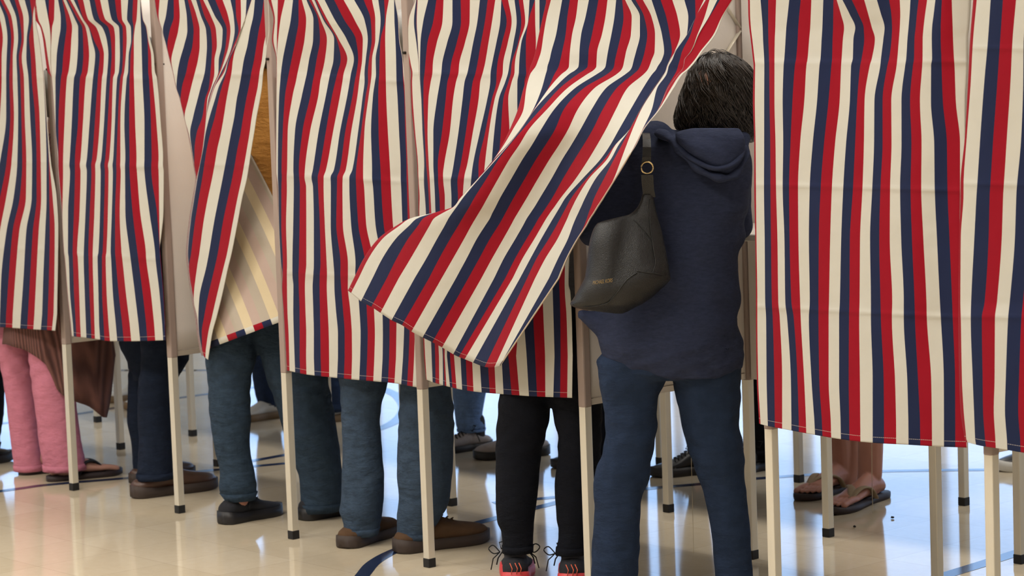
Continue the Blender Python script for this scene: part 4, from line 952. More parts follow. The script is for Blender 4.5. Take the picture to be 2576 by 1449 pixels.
def cardigan(bm):
    P = (ankle(fa, fb)+ankle(ga, gb))/2; rings = []
    hems = [(-3.15, 866), (-2.6, 860), (-2.2, 866), (-1.9, 880), (-1.65, 906), (-1.45, 972), (-1.2, 992), (-.9, 1010), (-.62, 1034), (-.45, 1044), (-.30, 1000), (0, 900), (1.57, 870), (3.15, 866)]
    for j in range(15):
        f = j/14; ring = []
        for i in range(72):
            th = -math.pi+2*math.pi*i/72
            hy = interp([a for a, b in hems], [b for a, b in hems], th)
            y = 560+(hy-560)*f; w = 88+52*f**.8
            x = 138+12*f+w*math.cos(th)*(1 if math.cos(th) > 0 else 1.02)
            p = on_plane(x, y, P); d = .15+.03*f+.008*math.sin(i*.9)
            ring.append(p + HF*(d*math.sin(th)))
        rings.append(ring)
    loft(bm, rings, cap=False)
t = MT('brown_rib_knit'); wv = t.n('ShaderNodeTexWave'); tc = t.n('ShaderNodeTexCoord'); mp = t.n('ShaderNodeMapping')
mp.inputs['Rotation'].default_value = (0, .12, 0); t.l(tc.outputs['Object'], mp.inputs[0]); t.l(mp.outputs[0], wv.inputs[0]); wv.inputs['Scale'].default_value = 26; wv.inputs['Distortion'].default_value = .6; wv.bands_direction = 'X'
t.set(Base_Color=t.mix(wv.outputs[1], srgb(84, 54, 50), srgb(124, 84, 76)), Roughness=.95); t.bump(wv.outputs[1], .6, .006); M_RIB = t.m
p = person('person in wide pink trousers and a long brown ribbed cardigan, black flip-flops', [ankle(ga, gb), ankle(fa, fb)], 1.66, FACE, M_PINK, M_RIB, M_HAIRG, M_SKIN2,
 rows=[[(860, -14, 80), (900, -3, 84), (1000, 14, 92), (1100, 26, 100), (1183, 37, 112)], [(860, 66, 168), (900, 72, 172), (985, 82, 188), (1030, 88, 193), (1100, 97, 203), (1182, 110, 216)]],
 extra_body=ext_pink, top_drop=.0, topname='sweater', fullvox=.0055)
cb = bmesh.new(); cardigan(cb); c = put('cardigan', cb, M_RIB, p); mm = c.modifiers.new('t', 'SOLIDIFY'); mm.thickness = .006
flipflop(p, fa, fb, .105, -1, M_FLIP, M_BLACKK); flipflop(p, ga, gb, .105, 1, M_FLIP, M_BLACKK)

# person at the left edge: black shoe
ha, hb_ = gp(-150, 1178), gp(32, 1158); ia, ib = gp(-190, 1150), gp(-10, 1130)
p = person('person in black trousers cut off by the left edge, one black shoe showing', [ankle(ia, ib), ankle(ha, hb_)], 1.76, FACE, M_BLACKD, M_GREYTOP, M_HAIRD,
 rows=[[(830, -190, -80), (1000, -180, -78), (1110, -175, -82)], [(830, -110, 6), (940, -106, 10), (1030, -104, 10), (1080, -104, 4), (1130, -104, -4)]])
for a, b in ((ha, hb_), (ia, ib)): shoe(p, a, b, .105, 'sneaker', (M_BLACK, M_BSOLE, None))

# dark navy jeans, brown leather shoes
ja, jb = gp(332, 1254), gp(546, 1226); ka, kb = gp(330, 1218), gp(488, 1192)
def coat_tail(bm):
    P = (ankle(ja, jb)+ankle(ka, kb))/2; rg, cen = outline_leg([(640, 300, 452), (760, 292, 468), (858, 298, 480), (900, 316, 478), (935, 330, 458), (955, 336, 446)], P, 20, 30, .55)
    loft(bm, rg)
p = person('person in dark navy jeans and a dark coat, brown leather shoes toe to the right', [ankle(ka, kb), ankle(ja, jb)], 1.78, FACE, M_NAVYD, M_NAVYD, M_HAIRD,
 rows=[[(850, 328, 400), (900, 326, 400), (950, 322, 396), (1050, 320, 392), (1120, 331, 392), (1195, 335, 400)], [(850, 352, 445), (900, 354, 442), (985, 346, 440), (1050, 346, 440), (1110, 349, 438), (1205, 344, 436)]])
cb = bmesh.new(); coat_tail(cb); put('coat_hem', cb, M_NAVYD, p)
shoe(p, ja, jb, .112, 'boot', (M_BROWN, M_DSOLE, None)); shoe(p, ka, kb, .105, 'boot', (M_BROWN, M_DSOLE, None))

# blue jeans, tan fleece, black sneakers
la, lb = gp(556, 1320), gp(705, 1290); ma, mb = gp(757, 1310), gp(900, 1283)
def tan_torso(bm):
    P = (ankle(la, lb)+ankle(ma, mb))/2; P = V((P.x, .28, 0))
    rg, cen = outline_leg([(168, 648, 690), (182, 600, 716), (215, 560, 742), (270, 530, 752), (330, 512, 752), (430, 492, 750), (520, 486, 748), (640, 500, 735), (720, 520, 720), (790, 560, 700)], P, 40, 36, .62, 3, .05)
    loft(bm, rg)
p = person('person in a tan fleece, blue jeans and black sneakers behind the bunched curtain', [ankle(la, lb), ankle(ma, mb)], 1.84, FACE, M_DENIM, M_TAN, M_HAIRD,
 rows=[[(828, 520, 640), (850, 515, 641), (900, 516, 644), (950, 521, 633), (1000, 524, 630), (1050, 528, 632), (1100, 535, 628), (1150, 545, 632), (1190, 553, 641), (1225, 550, 646), (1240, 556, 646), (1258, 570, 640)],
       [(828, 634, 735), (870, 648, 775), (930, 665, 820), (1000, 688, 832), (1050, 703, 842), (1100, 718, 850), (1150, 735, 857), (1200, 752, 862), (1250, 756, 862), (1286, 758, 852)]], torso=tan_torso, topname='fleece')
shoe(p, la, lb, .105, 'sneaker', (M_BLACKK, M_BSOLE, M_LACE)); shoe(p, ma, mb, .105, 'sneaker', (M_BLACKK, M_BSOLE, M_LACE))

# blue jeans, brown suede shoes
na, nb = gp(864, 1381), gp(992, 1337); oa, ob = gp(994, 1392), gp(1228, 1358)
p = person('person in straight blue jeans and brown suede shoes behind a straight curtain', [ankle(na, nb), ankle(oa, ob)], 1.8, FACE, M_DENIM2, M_BLUETOP, M_HAIRG,
 rows=[[(940, 850, 982), (975, 854, 974), (1000, 855, 966), (1050, 858, 957), (1100, 860, 960), (1150, 862, 963), (1200, 860, 967), (1250, 858, 966), (1285, 853, 963), (1305, 862, 960), (1346, 866, 950)],
       [(940, 1004, 1128), (975, 1005, 1132), (1040, 1002, 1142), (1100, 1000, 1142), (1150, 999, 1140), (1200, 998, 1137), (1250, 1004, 1132), (1275, 1000, 1126), (1300, 998, 1112), (1325, 999, 1096), (1358, 997, 1080)]])
shoe(p, na, nb, .112, 'boot', (M_SUEDE, M_DSOLE, None)); shoe(p, oa, ob, .118, 'boot', (M_SUEDE, M_DSOLE, M_SUEDE))

# black jeans, black sneakers with coral soles
pa = gp(1297, 1480); pb = pa + HF*.29 + HR*.01; qa = gp(1438, 1484); qb = qa + HF*.29 + HR*.03
p = person('person in black jeans and black sneakers with coral red soles, seen from behind', [ankle(pa, pb), ankle(qa, qb)], 1.72, HF, M_BLACKD, M_GREYTOP, M_HAIRD,
 rows=[[(985, 1256, 1390), (1060, 1250, 1381), (1100, 1247, 1372), (1150, 1247, 1361), (1250, 1246, 1352), (1310, 1250, 1345), (1335, 1260, 1343), (1390, 1265, 1340)],
       [(985, 1383, 1516), (1050, 1392, 1516), (1100, 1403, 1514), (1150, 1402, 1510), (1220, 1395, 1503), (1300, 1398, 1492), (1335, 1405, 1485), (1394, 1398, 1474)]])
for a, b in ((pa, pb), (qa, qb)):
    sh_ = shoe(p, a, b, .105, 'sneaker', (M_BLACKK, M_REDSOLE, M_LACE))
    bm = bmesh.new()
    for o in (-.012, .004, .016): tube(bm, [a-HF*.004+HR*o+V((0, 0, .045)), a-HF*.002+HR*(o+.004)+V((0, 0, .062)), a+HF*.006+HR*(o-.003)+V((0, 0, .078))], .0016, 5)
    put('heel_stitch', bm, M_ORANGE, sh_)
    for sg in (-1, 1):
        bm = bmesh.new(); b0 = a+HF*.10+HR*(.045*sg)+V((0, 0, .095))
        tube(bm, smooth_path([b0, b0+HR*.02*sg+V((0, 0, .022)), b0+HR*.035*sg+V((0, 0, .012)), b0+HR*.02*sg-V((0, 0, .004)), b0], 5), .002, 6)
        tube(bm, [b0, b0+HR*.022*sg-V((0, 0, .02)), b0+HR*.03*sg-V((0, 0, .055))], .002, 6)
        put('lace', bm, M_LACE, sh_)

# ------------------------------------------------------------------ people of the far row (they face this way)
BACK = V((0, -1, 0))
def far_person(label, toe, heel, toe2, heel2, H, tr, top, hairm, shoe_mats, rows=None, kind='sneaker', W=.105, face=BACK):
    p = person(label, [ankle(heel, toe), ankle(heel2, toe2)], H, face, tr, top, hairm, rows=rows, hip_shift=V((0, .0, 0)), fullvox=.014, vox=.012)
    for h, t_ in ((heel, toe), (heel2, toe2)): shoe(p, h, t_, W, kind, shoe_mats)
    return p
def legrows(a, w, H=.86):
    """plain silhouette rows for a straight leg over the ankle point a, w wide"""
    out = []
    for z, k in ((H*.98, 1.25), (H*.75, 1.1), (.45, .95), (.25, .92), (.10, 1.0), (.045, 1.04)):
        p = V((a.x, a.y, z)); d = p-CAM; Z = d.dot(FWD); x = CX+FPX*d.dot(RGT)/Z; y = CY-FPX*d.dot(UP)/Z; out.append((y, x-w*k*.5*FPX/Z, x+w*k*.5*FPX/Z))
    return out
def project(p):
    d = p-CAM; Z = d.dot(FWD); return (CX+FPX*d.dot(RGT)/Z, CY-FPX*d.dot(UP)/Z)
# black ankle shoe
t1, h1 = gp(1637, 1200), gp(1800, 1188); t2, h2 = t1+V((-.24, .05, 0)), h1+V((-.24, .05, 0))
t2, h2 = gp(1772, 1192)+V((.10, .0, 0)), gp(1772, 1192)+V((.10, .27, 0))
A1 = ankle(h1, t1)
far_person('person in black trousers and black shoe, seen between the handbag woman\'s legs', t1, h1, t2, h2, 1.78, M_BLACKD, M_BLUETOP, M_HAIRD, (M_BLACK, M_BSOLE, M_LACE),
 rows=[[(960, 1692, 1790), (1000, 1703, 1784), (1060, 1713, 1780), (1100, 1722, 1778), (1125, 1728, 1776), (1150, 1731, 1776)], legrows(ankle(h2, t2), .13)])
# light jeans, grey sneakers
t1, h1 = gp(1092, 1142), gp(1236, 1125); t2, h2 = gp(1192, 1157), gp(1382, 1142)
far_person('person in light blue jeans and grey sneakers, far row, seen past the suede shoes', t1, h1, t2, h2, 1.75, M_LIGHTD, M_GREYTOP, M_HAIRG, (M_GREYS, M_BSOLE, M_LACE),
 rows=[[(940, 1122, 1232), (1000, 1138, 1222), (1050, 1144, 1214), (1066, 1146, 1222), (1085, 1152, 1220)], [(940, 1240, 1360), (1000, 1268, 1362), (1060, 1280, 1362), (1110, 1284, 1366)]], kind='boot')
# dark shoe behind the black jeans
t1, h1 = gp(1388, 1178), gp(1530, 1165); t2, h2 = t1+V((.05, .16, 0)), h1+V((.05, .16, 0))
far_person('person in black trousers and black shoes, far row, mostly behind the black jeans', t1, h1, t2, h2, 1.7, M_BLACKD, M_BLUETOP, M_HAIRD, (M_BLACK, M_BSOLE, None), rows=[legrows(ankle(h1, t1), .12), legrows(ankle(h2, t2), .12)])
# white sneakers behind the dark navy jeans
t1, h1 = gp(266, 1014), gp(390, 1000); t2, h2 = gp(312, 1031), gp(440, 1018)
far_person('person in white sneakers, far row, between the brown cardigan and the navy jeans', t1, h1, t2, h2, 1.7, M_GREYTOP, M_GREYTOP, M_HAIRG, (M_WHITE, M_GUM, None), rows=[legrows(ankle(h1, t1), .12), legrows(ankle(h2, t2), .12)], W=.10)
# navy jeans, pale sneakers, seen through the tan fleece person's legs
t1, h1 = gp(590, 1064), gp(712, 1048); t2, h2 = gp(745, 1070), gp(872, 1055)
far_person('person in dark blue jeans and pale sneakers, framed by the tan fleece person\'s legs', t1, h1, t2, h2, 1.75, M_DENIM3, M_BLUETOP, M_HAIRD, (M_WHITE, M_GUM, None),
 rows=[[(860, 628, 740), (940, 634, 722), (985, 640, 704), (1006, 646, 704), (1022, 650, 702)], legrows(ankle(h2, t2), .12)])
# shoe at the right edge
t1, h1 = gp(2508, 1186), gp(2690, 1172); t2, h2 = gp(2660, 1215), gp(2840, 1200)
far_person('person in black and white sneakers at the right edge, far row', t1, h1, t2, h2, 1.75, M_BLACKD, M_GREYTOP, M_HAIRD, (M_BLACK, M_WHITE, M_WHITE), rows=[legrows(ankle(h1, t1), .13), legrows(ankle(h2, t2), .13)])
# bare legs in flip-flops
rt, rh = gp(2092, 1296), gp(2224, 1248); lt, lh = gp(2011, 1262), gp(2146, 1222)
def calves(bm):
    toes(bm, rh.lerp(rt, .04), rh.lerp(rt, .98), .105, 1); toes(bm, lh.lerp(lt, .04), lh.lerp(lt, .98), .105, -1)
    for P, rows in ((ankle(lh, lt, .2), [(900, 2100, 2168), (1000, 2110, 2168), (1110, 2121, 2164), (1174, 2124, 2162), (1200, 2112, 2158), (1222, 2100, 2152)]),
                    (ankle(rh, rt, .2), [(900, 2140, 2224), (1000, 2150, 2222), (1110, 2158, 2210), (1174, 2158, 2205), (1207, 2156, 2208), (1240, 2148, 2214)])):
        rg, cen = outline_leg(rows, P, 20, 20, 1.0, 2, .01); loft(bm, rg)
p = person('barefoot person in flip-flops with tan straps, bare calves below a curtain', [ankle(lh, lt), ankle(rh, rt)], 1.68, (rt-rh+lt-lh), M_BLUETOP, M_BLUETOP, M_HAIRD, skin=M_SKIN, extra_body=calves, fullvox=.0042, hip_shift=V((0, 0, 0)))
shb = bmesh.new(); hipz = 1.68*.52
for a in (ankle(lh, lt), ankle(rh, rt)): capsule(shb, V((a.x, a.y, .50)), V((a.x, a.y, hipz)), .085, .12)
sh_o = put('shorts', shb, M_BLUETOP, p); remesh(sh_o, .012, 3)
flipflop(p, rh, rt, .11, 1, M_FLIP, M_STRAP); flipflop(p, lh, lt, .11, -1, M_FLIP, M_STRAP)

# ------------------------------------------------------------------ the woman with the handbag
WP = on_ground(1700, 1532); WP = V((WP.x, WP.y, 0))
M_HOOD = fabric('navy_heather_jersey', (43, 49, 70), .38, 46, .16, fine=700, sc3=(1, 1, 3.2))
M_WJEAN = fabric('dark_indigo_denim', (33, 45, 66), .34, 22, .22)
M_WHAIR = plain('dark_brown_hair', (34, 29, 27), .5, .4, 60, spec=.3, sc3=(2, 2, .3)); M_WHAIR2 = plain('brown_hair_strands', (50, 43, 39), .36, .6, 45, spec=.5)
M_LEATH = plain('black_pebbled_leather', (12, 12, 13), .36, .2, 30, 0, .4, .5, 420)
M_GOLD = plain('pale_gold_metal', (214, 190, 140), .22, .1, 20, 1.0)
rowsL = [(905, 1498, 1682), (960, 1505, 1676), (1000, 1514, 1656), (1040, 1518, 1651), (1080, 1520, 1650), (1130, 1516, 1641), (1180, 1501, 1634), (1215, 1496, 1628), (1250, 1495, 1616), (1320, 1493, 1613), (1400, 1489, 1608), (1449, 1486, 1604), (1520, 1482, 1600), (1545, 1484, 1600)]
rowsR = [(905, 1672, 1864), (960, 1692, 1862), (1020, 1710, 1860), (1090, 1725, 1865), (1150, 1740, 1872), (1200, 1757, 1872), (1240, 1772, 1876), (1320, 1785, 1886), (1400, 1794, 1892), (1449, 1798, 1896), (1520, 1803, 1900), (1548, 1804, 1900)]
PL = on_plane(1545, 1540, WP); PR = on_plane(1850, 1540, WP); PL.z = PR.z = 0
wb_m = bmesh.new(); tb = bmesh.new(); cens = []; topr = []
for rws, P, sd in ((rowsL, PL, 3), (rowsR, PR, 8)):
    rg, cen = outline_leg(rws, P, 90, 44, .86, sd, .09); cens.append(cen)
    hc = on_plane(1632 if sd == 3 else 1742, 830, WP); rg = extend_up(rg, hc, .08, 5); loft(tb, rg); topr.append(rg[-1])
rg, cen = outline_leg([(780, 1560, 1820), (840, 1540, 1836), (890, 1524, 1850), (925, 1514, 1858), (950, 1560, 1820)], WP, 16, 36, .56, 5, .01); loft(tb, rg)
for cen in cens:
    q5 = [cen[int(i*(len(cen)-1)/6)] for i in range(7)]
    for (c0_, r0_), (c1_, r1_) in zip(q5, q5[1:]): capsule(wb_m, c0_, c1_, r0_*.62, r1_*.62)
    ball(wb_m, V((cen[-1][0].x, cen[-1][0].y, .05))+HF*.03, (.034, .034, .03))
ptz = lambda x, y, dz=0.0: on_plane(x, y, WP+HF*dz)
rg, cen = outline_leg([(318, 1755, 1850), (352, 1700, 1860), (420, 1640, 1870), (600, 1600, 1840), (760, 1590, 1830), (900, 1570, 1830)], WP, 20, 24, .55, 1, 0); loft(wb_m, rg)
HC = ptz(1806, 240, .03); FACE_W = (HF+HR*.55).normalized()
capsule(wb_m, ptz(1800, 352), HC-V((0, 0, .06)), .052, .05); head_geo(wb_m, HC, FACE_W, 1.62)
Lel, Rel = ptz(1496, 575, .02), ptz(1862, 560, .10)
Lwr, Rwr = Lel+HF*.20+HR*.10-V((0, 0, .02)), Rel+HF*.18-HR*.12+V((0, 0, .03))
Lsh, Rsh = ptz(1622, 372, .0), ptz(1850, 390, .03)
for a, b, c, sg in ((Lsh, Lel, Lwr, -1), (Rsh, Rel, Rwr, 1)):
    capsule(wb_m, a, b, .042, .034); capsule(wb_m, b, c, .034, .025); hand(wb_m, c, (HF+V((0, 0, -.1))), V((0, 0, 1)), sg)
woman = put('person', wb_m, M_SKIN2); remesh(woman, .008, 3)
tag(woman, 'woman seen from behind in a navy hooded top and jeans, with short dark hair', 'person')
tr = put('trousers', tb, M_WJEAN, woman); remesh(tr, .008, 3, .4)
# jersey top with sleeves
hb = bmesh.new()
rg, cen = outline_leg([(318, 1752, 1848), (330, 1690, 1862), (340, 1632, 1872), (362, 1590, 1880), (400, 1575, 1890), (460, 1572, 1893), (520, 1566, 1886), (560, 1560, 1876), (600, 1550, 1868), (650, 1538, 1861), (700, 1526, 1858), (750, 1512, 1857), (800, 1500, 1862), (850, 1503, 1864), (900, 1522, 1866), (930, 1560, 1864)], WP, 56, 44, .70, 11, .022)
# shirt-tail hem: the lowest ring dips in the middle of the back
last = []
hemy = [(1500, 872), (1530, 900), (1560, 918), (1600, 936), (1650, 950), (1720, 957), (1780, 956), (1830, 945), (1864, 926)]
for p in rg[-1]:
    x, y = project(p); q_ = on_plane(x, interp([a for a, b in hemy], [b for a, b in hemy], x), p); last.append(V((p.x, p.y, q_.z)))
rg.append(last); loft(hb, rg)
capsule(hb, ptz(1640, 362), Lel, .066, .058); capsule(hb, Lel, Lwr-(Lwr-Lel)*.08, .058, .040)
capsule(hb, Rsh-HR*.02, Rel-HR*.012, .060, .052); capsule(hb, Rel-HR*.012, Rwr, .052, .040)
# a flare of the hem pushed out under the bag
capsule(hb, ptz(1466, 792, -.02), ptz(1530, 822, -.01), .016, .05)
top = put('hooded_top', hb, M_HOOD, woman); remesh(top, .009, 4)
for v in top.data.vertices:
    c = v.co; x, y = project(c); n = 0.0
    n += .009*noise.noise(V((c.x*7, c.y*7, c.z*9))) + .005*noise.noise(V((c.x*20+c.z*9, c.y*20, c.z*14)))
    n += .006*math.sin((x-.8*y)/22.0)*math.exp(-((x-1700)/60)**2-((y-700)/90)**2)
    n += .007*math.sin((y-.55*x)/16.0)*math.exp(-((x-1835)/45)**2-((y-790)/70)**2)
    n += .006*math.sin((y+.5*x)/15.0)*math.exp(-((x-1855)/40)**2-((y-590)/60)**2)
    n += .005*math.sin((x+.3*y)/26.0)*math.exp(-((y-870)/70)**2)
    v.co = c + v.normal*n
# hood lying on the back: a soft folded pouch with its opening round the neck
def pouch(rows, push, thick, sd):
    g = bmesh.new(); rings = []
    for k in range(33):
        y = rows[0][0]+(rows[-1][0]-rows[0][0])*k/32; f = k/32
        a = interp([r[0] for r in rows], [r[1] for r in rows], y); b = interp([r[0] for r in rows], [r[2] for r in rows], y); ring = []
        for i in range(40):
            th = 2*math.pi*i/40; x = (a+b)/2+(b-a)/2*math.cos(th)
            bulge = interp([0, .15, .5, .85, 1], [.3, .75, 1, .8, .25], f)
            q_ = ptz(x, y, push + thick*bulge*math.sin(th) - .020*math.sin(f*3.1))
            dr = .007*math.sin(((x-1700)*.55-(y-330)*.9)/17.0)*bulge + .006*noise.noise(V((x/30, y/30, sd)))
            ring.append(q_ + HF*(dr if math.sin(th) < 0 else 0))
        rings.append(ring)
    loft(g, rings); return g
hd_ = put('hood', pouch([(322, 1738, 1862), (334, 1698, 1868), (352, 1700, 1874), (378, 1722, 1876), (402, 1748, 1872), (424, 1776, 1862), (440, 1800, 1850), (448, 1815, 1838)], -.135, .055, 2.0), M_HOOD, top)
remesh(hd_, .007, 3)
hr_ = bmesh.new()
pts = smooth_path([ptz(1655, 332, -.06), ptz(1690, 352, -.13), ptz(1724, 390, -.165), ptz(1764, 428, -.180), ptz(1810, 447, -.185), ptz(1846, 440, -.175), ptz(1866, 405, -.15), ptz(1872, 360, -.10), ptz(1866, 335, -.06)], 6)
tube(hr_, pts, [.006]+[.017+.004*math.sin(i*.9) for i in range(len(pts)-2)]+[.006], 12, .7); put('hood_edge', hr_, M_HOOD, hd_)
hs = bmesh.new(); tube(hs, smooth_path([ptz(1672, 336, -.09), ptz(1702, 366, -.15), ptz(1745, 402, -.19), ptz(1800, 424, -.205), ptz(1850, 408, -.19), ptz(1870, 368, -.14)], 6), .012, 10, .6); put('hood_fold', hs, M_HOOD, hd_)
# hair: a full tousled bob, wavy locks over a dark under-layer
hrows = [(131, 1790, 1824), (138, 1768, 1846), (150, 1752, 1866), (172, 1738, 1886), (200, 1728, 1902), (240, 1716, 1914), (275, 1707, 1920), (305, 1703, 1924), (325, 1708, 1926), (338, 1730, 1924), (350, 1800, 1914), (356, 1850, 1904)]
hg = bmesh.new(); rg, cen = outline_leg([(y, a+7, b-7) for y, a, b in hrows], WP+HF*.03, 40, 40, .95, 6, .015); loft(hg, rg)
hair = put('hair', hg, M_WHAIR, woman); remesh(hair, .008, 3)
for v in hair.data.vertices:
    c = v.co; v.co = c + v.normal*(.010*noise.noise(V((c.x*16, c.y*16, c.z*11)))+.004*noise.noise(V((c.x*50, c.y*50, c.z*20))))
sg_ = bmesh.new(); rnd = random.Random(5)
hy = [r[0] for r in hrows]; hl = [r[1] for r in hrows]; hrr = [r[2] for r in hrows]
for n_ in range(300):                                      # locks; each is a bundle of strands that wave together
    th0 = rnd.uniform(-math.pi*1.05, math.pi*.12) if n_ % 8 else rnd.uniform(-math.pi, math.pi)
    y0 = rnd.choice((rnd.uniform(131, 160), rnd.uniform(150, 290), rnd.uniform(131, 230))); y1 = min(358, y0+rnd.uniform(80, 150))
    wa, wf, wp = rnd.uniform(.05, .17), rnd.uniform(4.5, 8.5), rnd.uniform(0, 6.28); sw = rnd.uniform(-.25, .65); o0 = rnd.uniform(.94, 1.05); flip = rnd.uniform(-.02, .075)
    for m_ in range(8):
        th = th0+rnd.gauss(0, .045); dy = rnd.uniform(-8, 8); o1 = o0+rnd.gauss(0, .010); pts = []
        for k in range(11):
            f = k/10; y = y0+dy+(y1-y0)*f; yy = min(356, max(131, y)); a = interp(hy, hl, yy); b = interp(hy, hrr, yy)
            t2_ = th+sw*f*.6+wa*math.sin(f*wf+wp); ko = o1+.030*math.sin(f*wf*1.1+wp+1.3)+flip*max(0, f-.6)*2
            half = max((b-a)/2, 16); x = (a+b)/2+half*ko*math.cos(t2_)
            pts.append(on_plane(x, yy, WP+HF*(.03+half*.95/870*ko*math.sin(t2_))))
        tube(sg_, pts, [.0005]+[.0009+.0009*rnd.random()]*9+[.0003], 3)
for n_ in range(110):                                      # flyaway ends
    if n_ < 70: x = rnd.uniform(1845, 1905); pts = [ptz(x+rnd.uniform(-16, 6), rnd.uniform(270, 305), -.06), ptz(x+rnd.uniform(-4, 10), 322, -.075), ptz(x+rnd.uniform(-14, 14), rnd.uniform(338, 356), -.07)]
    else: x = rnd.uniform(1745, 1880); y = interp([1740, 1800, 1890], [168, 128, 182], x); pts = [ptz(x-22, y+10, .0), ptz(x, y-2-rnd.uniform(0, 6), .01), ptz(x+24, y+6, .0)]
    tube(sg_, smooth_path(pts, 4), .0006, 3)
put('hair_strands', sg_, M_WHAIR2, hair)
eye = bmesh.new()
for sg in (-1, 1):
    s_ = V((FACE_W.y, -FACE_W.x, 0)); ball(eye, HC+FACE_W*.083+s_*(.032*sg)+V((0, 0, .008)), (.012, .012, .012), None, 12)
put('eye', eye, M_WHITE, woman)
for P, sd in ((PL, 0), (PR, 1)): shoe(woman, P-HF*.07, P+HF*.18, .095, 'sneaker', (M_BLACK, M_BSOLE, None))

# ------------------------------------------------------------------ handbag on her left shoulder
bag = empty('handbag', ptz(1570, 640, -.24)); tag(bag, 'slouchy black leather shoulder bag with a gold ring on the woman\'s back', 'handbag')
BD = -.215
brow = [(488, 1616, 1643), (500, 1613, 1645), (520, 1604, 1649), (538, 1585, 1653), (550, 1540, 1656), (562, 1502, 1660), (590, 1488, 1667), (620, 1481, 1673), (650, 1477, 1679), (680, 1474, 1684), (700, 1470, 1687), (712, 1464, 1680), (730, 1454, 1660), (748, 1444, 1640), (765, 1434, 1615), (774, 1446, 1596), (783, 1500, 1580), (789, 1548, 1566)]
rings = []; N_ = 70
for k in range(N_+1):
    y = brow[0][0]+(brow[-1][0]-brow[0][0])*k/N_; f = k/N_
    a = interp([r[0] for r in brow], [r[1] for r in brow], y); b = interp([r[0] for r in brow], [r[2] for r in brow], y); ring = []
    th_k = interp([0, .2, .45, .75, .92, 1], [.012, .03, .055, .075, .06, .01], f)
    for i in range(48):
        t_ = 2*math.pi*i/48; c_, s_ = math.cos(t_), math.sin(t_); x = (a+b)/2+(b-a)/2*(abs(c_)**.75)*(1 if c_ >= 0 else -1)
        dd = th_k*(abs(s_)**.8)*(1 if s_ >= 0 else -1)
        if s_ < 0:
            dd += .012*math.exp(-((x-1580-(y-560)*-.18)/14)**2)*math.exp(-((y-640)/90)**2) + .004*noise.noise(V((x/50, y/60, 1)))
            dd += -.010*math.exp(-((x-1520)/40)**2-((y-600)/45)**2)
            dd += .012*max(0, min(1, (y-690-(1690-x)*-.0)/60))*max(0, min(1, (x-1590)/60))
        ring.append(ptz(x, y, BD+dd))
    rings.append(ring)
bm = bmesh.new(); loft(bm, rings); body = put('bag_body', bm, M_LEATH, bag)
def bagpt(x, y, lift=.0):
    f = (y-brow[0][0])/(brow[-1][0]-brow[0][0]); k = min(N_, max(0, int(round(f*N_)))); best = min((p for p in rings[k][24:]), key=lambda p: abs(project(p)[0]-x))
    return best - HF*lift
bm = bmesh.new()
for path in ([(1634, 500), (1638, 560), (1645, 620), (1650, 660), (1647, 684)], [(1592, 552), (1618, 580), (1640, 606), (1647, 622)], [(1598, 680), (1630, 686), (1662, 692), (1686, 698)], [(1598, 684), (1580, 705), (1562, 735), (1545, 752), (1520, 762), (1480, 770), (1440, 768)]):
    tube(bm, smooth_path([bagpt(x, y, .002) for x, y in path], 5), .0016, 6)
put('seam', bm, M_LEATH, body)
bm = bmesh.new()
tabr = [[ptz(x, y, BD-.030+.02*((y-440)/55)) + HF*o for x, o in ((xa, 0), (xb, 0), (xb, .006), (xa, .006))] for y, xa, xb in ((440, 1613, 1643), (455, 1614, 1644), (475, 1616, 1645), (490, 1618, 1648), (496, 1620, 1649))]
loft(bm, tabr); put('strap_tab', bm, M_LEATH, bag, False)
bm = bmesh.new(); c = ptz(1628, 422, BD-.022); rr = .0165
tube(bm, [c+HR*(rr*math.cos(2*math.pi*i/28))+V((0, 0, rr*math.sin(2*math.pi*i/28))) for i in range(29)], .0024, 8); put('ring', bm, M_GOLD, bag)
bm = bmesh.new()
sp_ = [(408, 1614, 1637, BD-.020), (395, 1616, 1638, BD-.022), (370, 1617, 1638, BD-.016), (350, 1617, 1637, BD+.02), (337, 1616, 1635, BD+.10), (333, 1614, 1633, -.02), (338, 1612, 1630, .06), (380, 1600, 1618, .10)]
loft(bm, [[ptz(xa, y, d)+HF*.0, ptz(xb, y, d), ptz(xb, y, d)+HF*.006+V((0, 0, -.003)), ptz(xa, y, d)+HF*.006+V((0, 0, -.003))] for y, xa, xb, d in sp_]); put('shoulder_strap', bm, M_LEATH, bag, False)
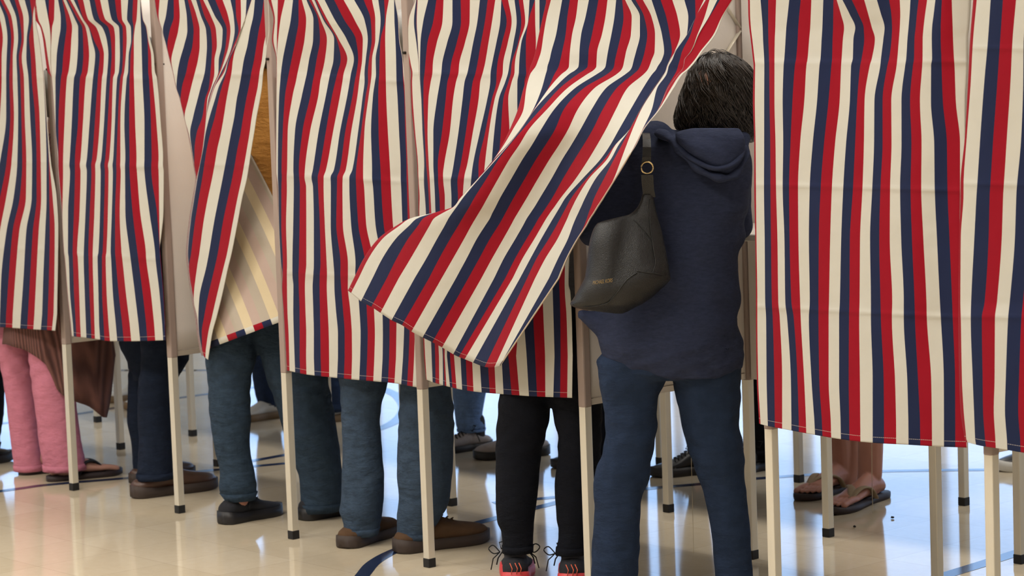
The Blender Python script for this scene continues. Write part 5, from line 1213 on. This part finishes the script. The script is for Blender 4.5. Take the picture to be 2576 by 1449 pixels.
# lettering pressed in gold on the bag
cu = bpy.data.curves.new('lettering', 'FONT'); cu.body = 'MICHAEL KORS'; cu.size = 1.0; cu.extrude = .02; cu.space_character = 1.05
to = bpy.data.objects.new('lettering', cu); COL.objects.link(to); bpy.context.view_layer.update()
me = bpy.data.meshes.new_from_object(to.evaluated_get(bpy.context.evaluated_depsgraph_get())); bpy.data.objects.remove(to)
xs_ = [v.co.x for v in me.vertices]; ys_ = [v.co.y for v in me.vertices]; x0, x1, y1_ = min(xs_), max(xs_), max(ys_)
LX0, LX1, LYb = 1491.0, 1540.0, 716.0
for v in me.vertices:
    u = (v.co.x-x0)/(x1-x0); h = v.co.y/y1_
    x = LX0+(LX1-LX0)*u+1.2*h; y = LYb-6.6*u-9.6*h
    v.co = bagpt(x, y, .0016+.0006*(1 if v.co.z > 0 else 0)) if False else on_plane(x, y, WP+HF*0) 
pl_a, pl_b, pl_c = bagpt(LX0, LYb, .002), bagpt(LX1, LYb-6.6, .002), bagpt((LX0+LX1)/2, LYb-12, .002)
nn = (pl_b-pl_a).cross(pl_c-pl_a).normalized(); nn = nn if nn.dot(HF) < 0 else -nn
for v in me.vertices:
    d = (v.co-CAM); k = (pl_a+nn*.0015-CAM).dot(nn)/d.dot(nn); v.co = CAM+d*k
me.materials.append(M_GOLD); lo = bpy.data.objects.new('lettering', me); COL.objects.link(lo); lo.parent = body; lo.matrix_parent_inverse = Matrix.Identity(4)

# small bits lying about and loose threads
def thread(pts, label, r=.0007, mat=None):
    bm = bmesh.new(); tube(bm, smooth_path(pts, 5), r, 5); o = put('loose_thread', bm, mat or plain_once('cream_thread', (206, 190, 160)))
    tag(o, label, 'thread'); return o
tp_ = on_ground(2196, 1292)
thread([V((tp_.x, tp_.y, .57)), V((tp_.x+.002, tp_.y, .3)), V((tp_.x-.001, tp_.y, .12)), V((tp_.x, tp_.y, .002))], 'long loose thread hanging in front of the bare calves to the floor', .0011)
tp_ = on_ground(1745, 1395)
thread([V((tp_.x, tp_.y, .50)), V((tp_.x+.002, tp_.y, .25)), V((tp_.x, tp_.y, .004))], 'thin loose thread hanging between the woman\'s legs', .0008)
M_LINT = plain('dark_scrap', (40, 34, 30), .9)
for i, (x, y, r, lb) in enumerate(((2245, 1305, .007, 'small dark scrap on the floor right of the flip-flops'), (2150, 1328, .006, 'tiny dark leaf scrap on the floor in front of the flip-flops'))):
    bm = bmesh.new(); ball(bm, V((0, 0, .004)), (r, r*.8, .0035), None, 10)
    for v in bm.verts: v.co += v.co*.35*noise.noise(v.co*300+V((i*9, 0, 0)))
    o = put('floor_scrap', bm, M_LINT); g_ = on_ground(x, y); o.location = (g_.x, g_.y, .001); tag(o, lb, 'scrap')
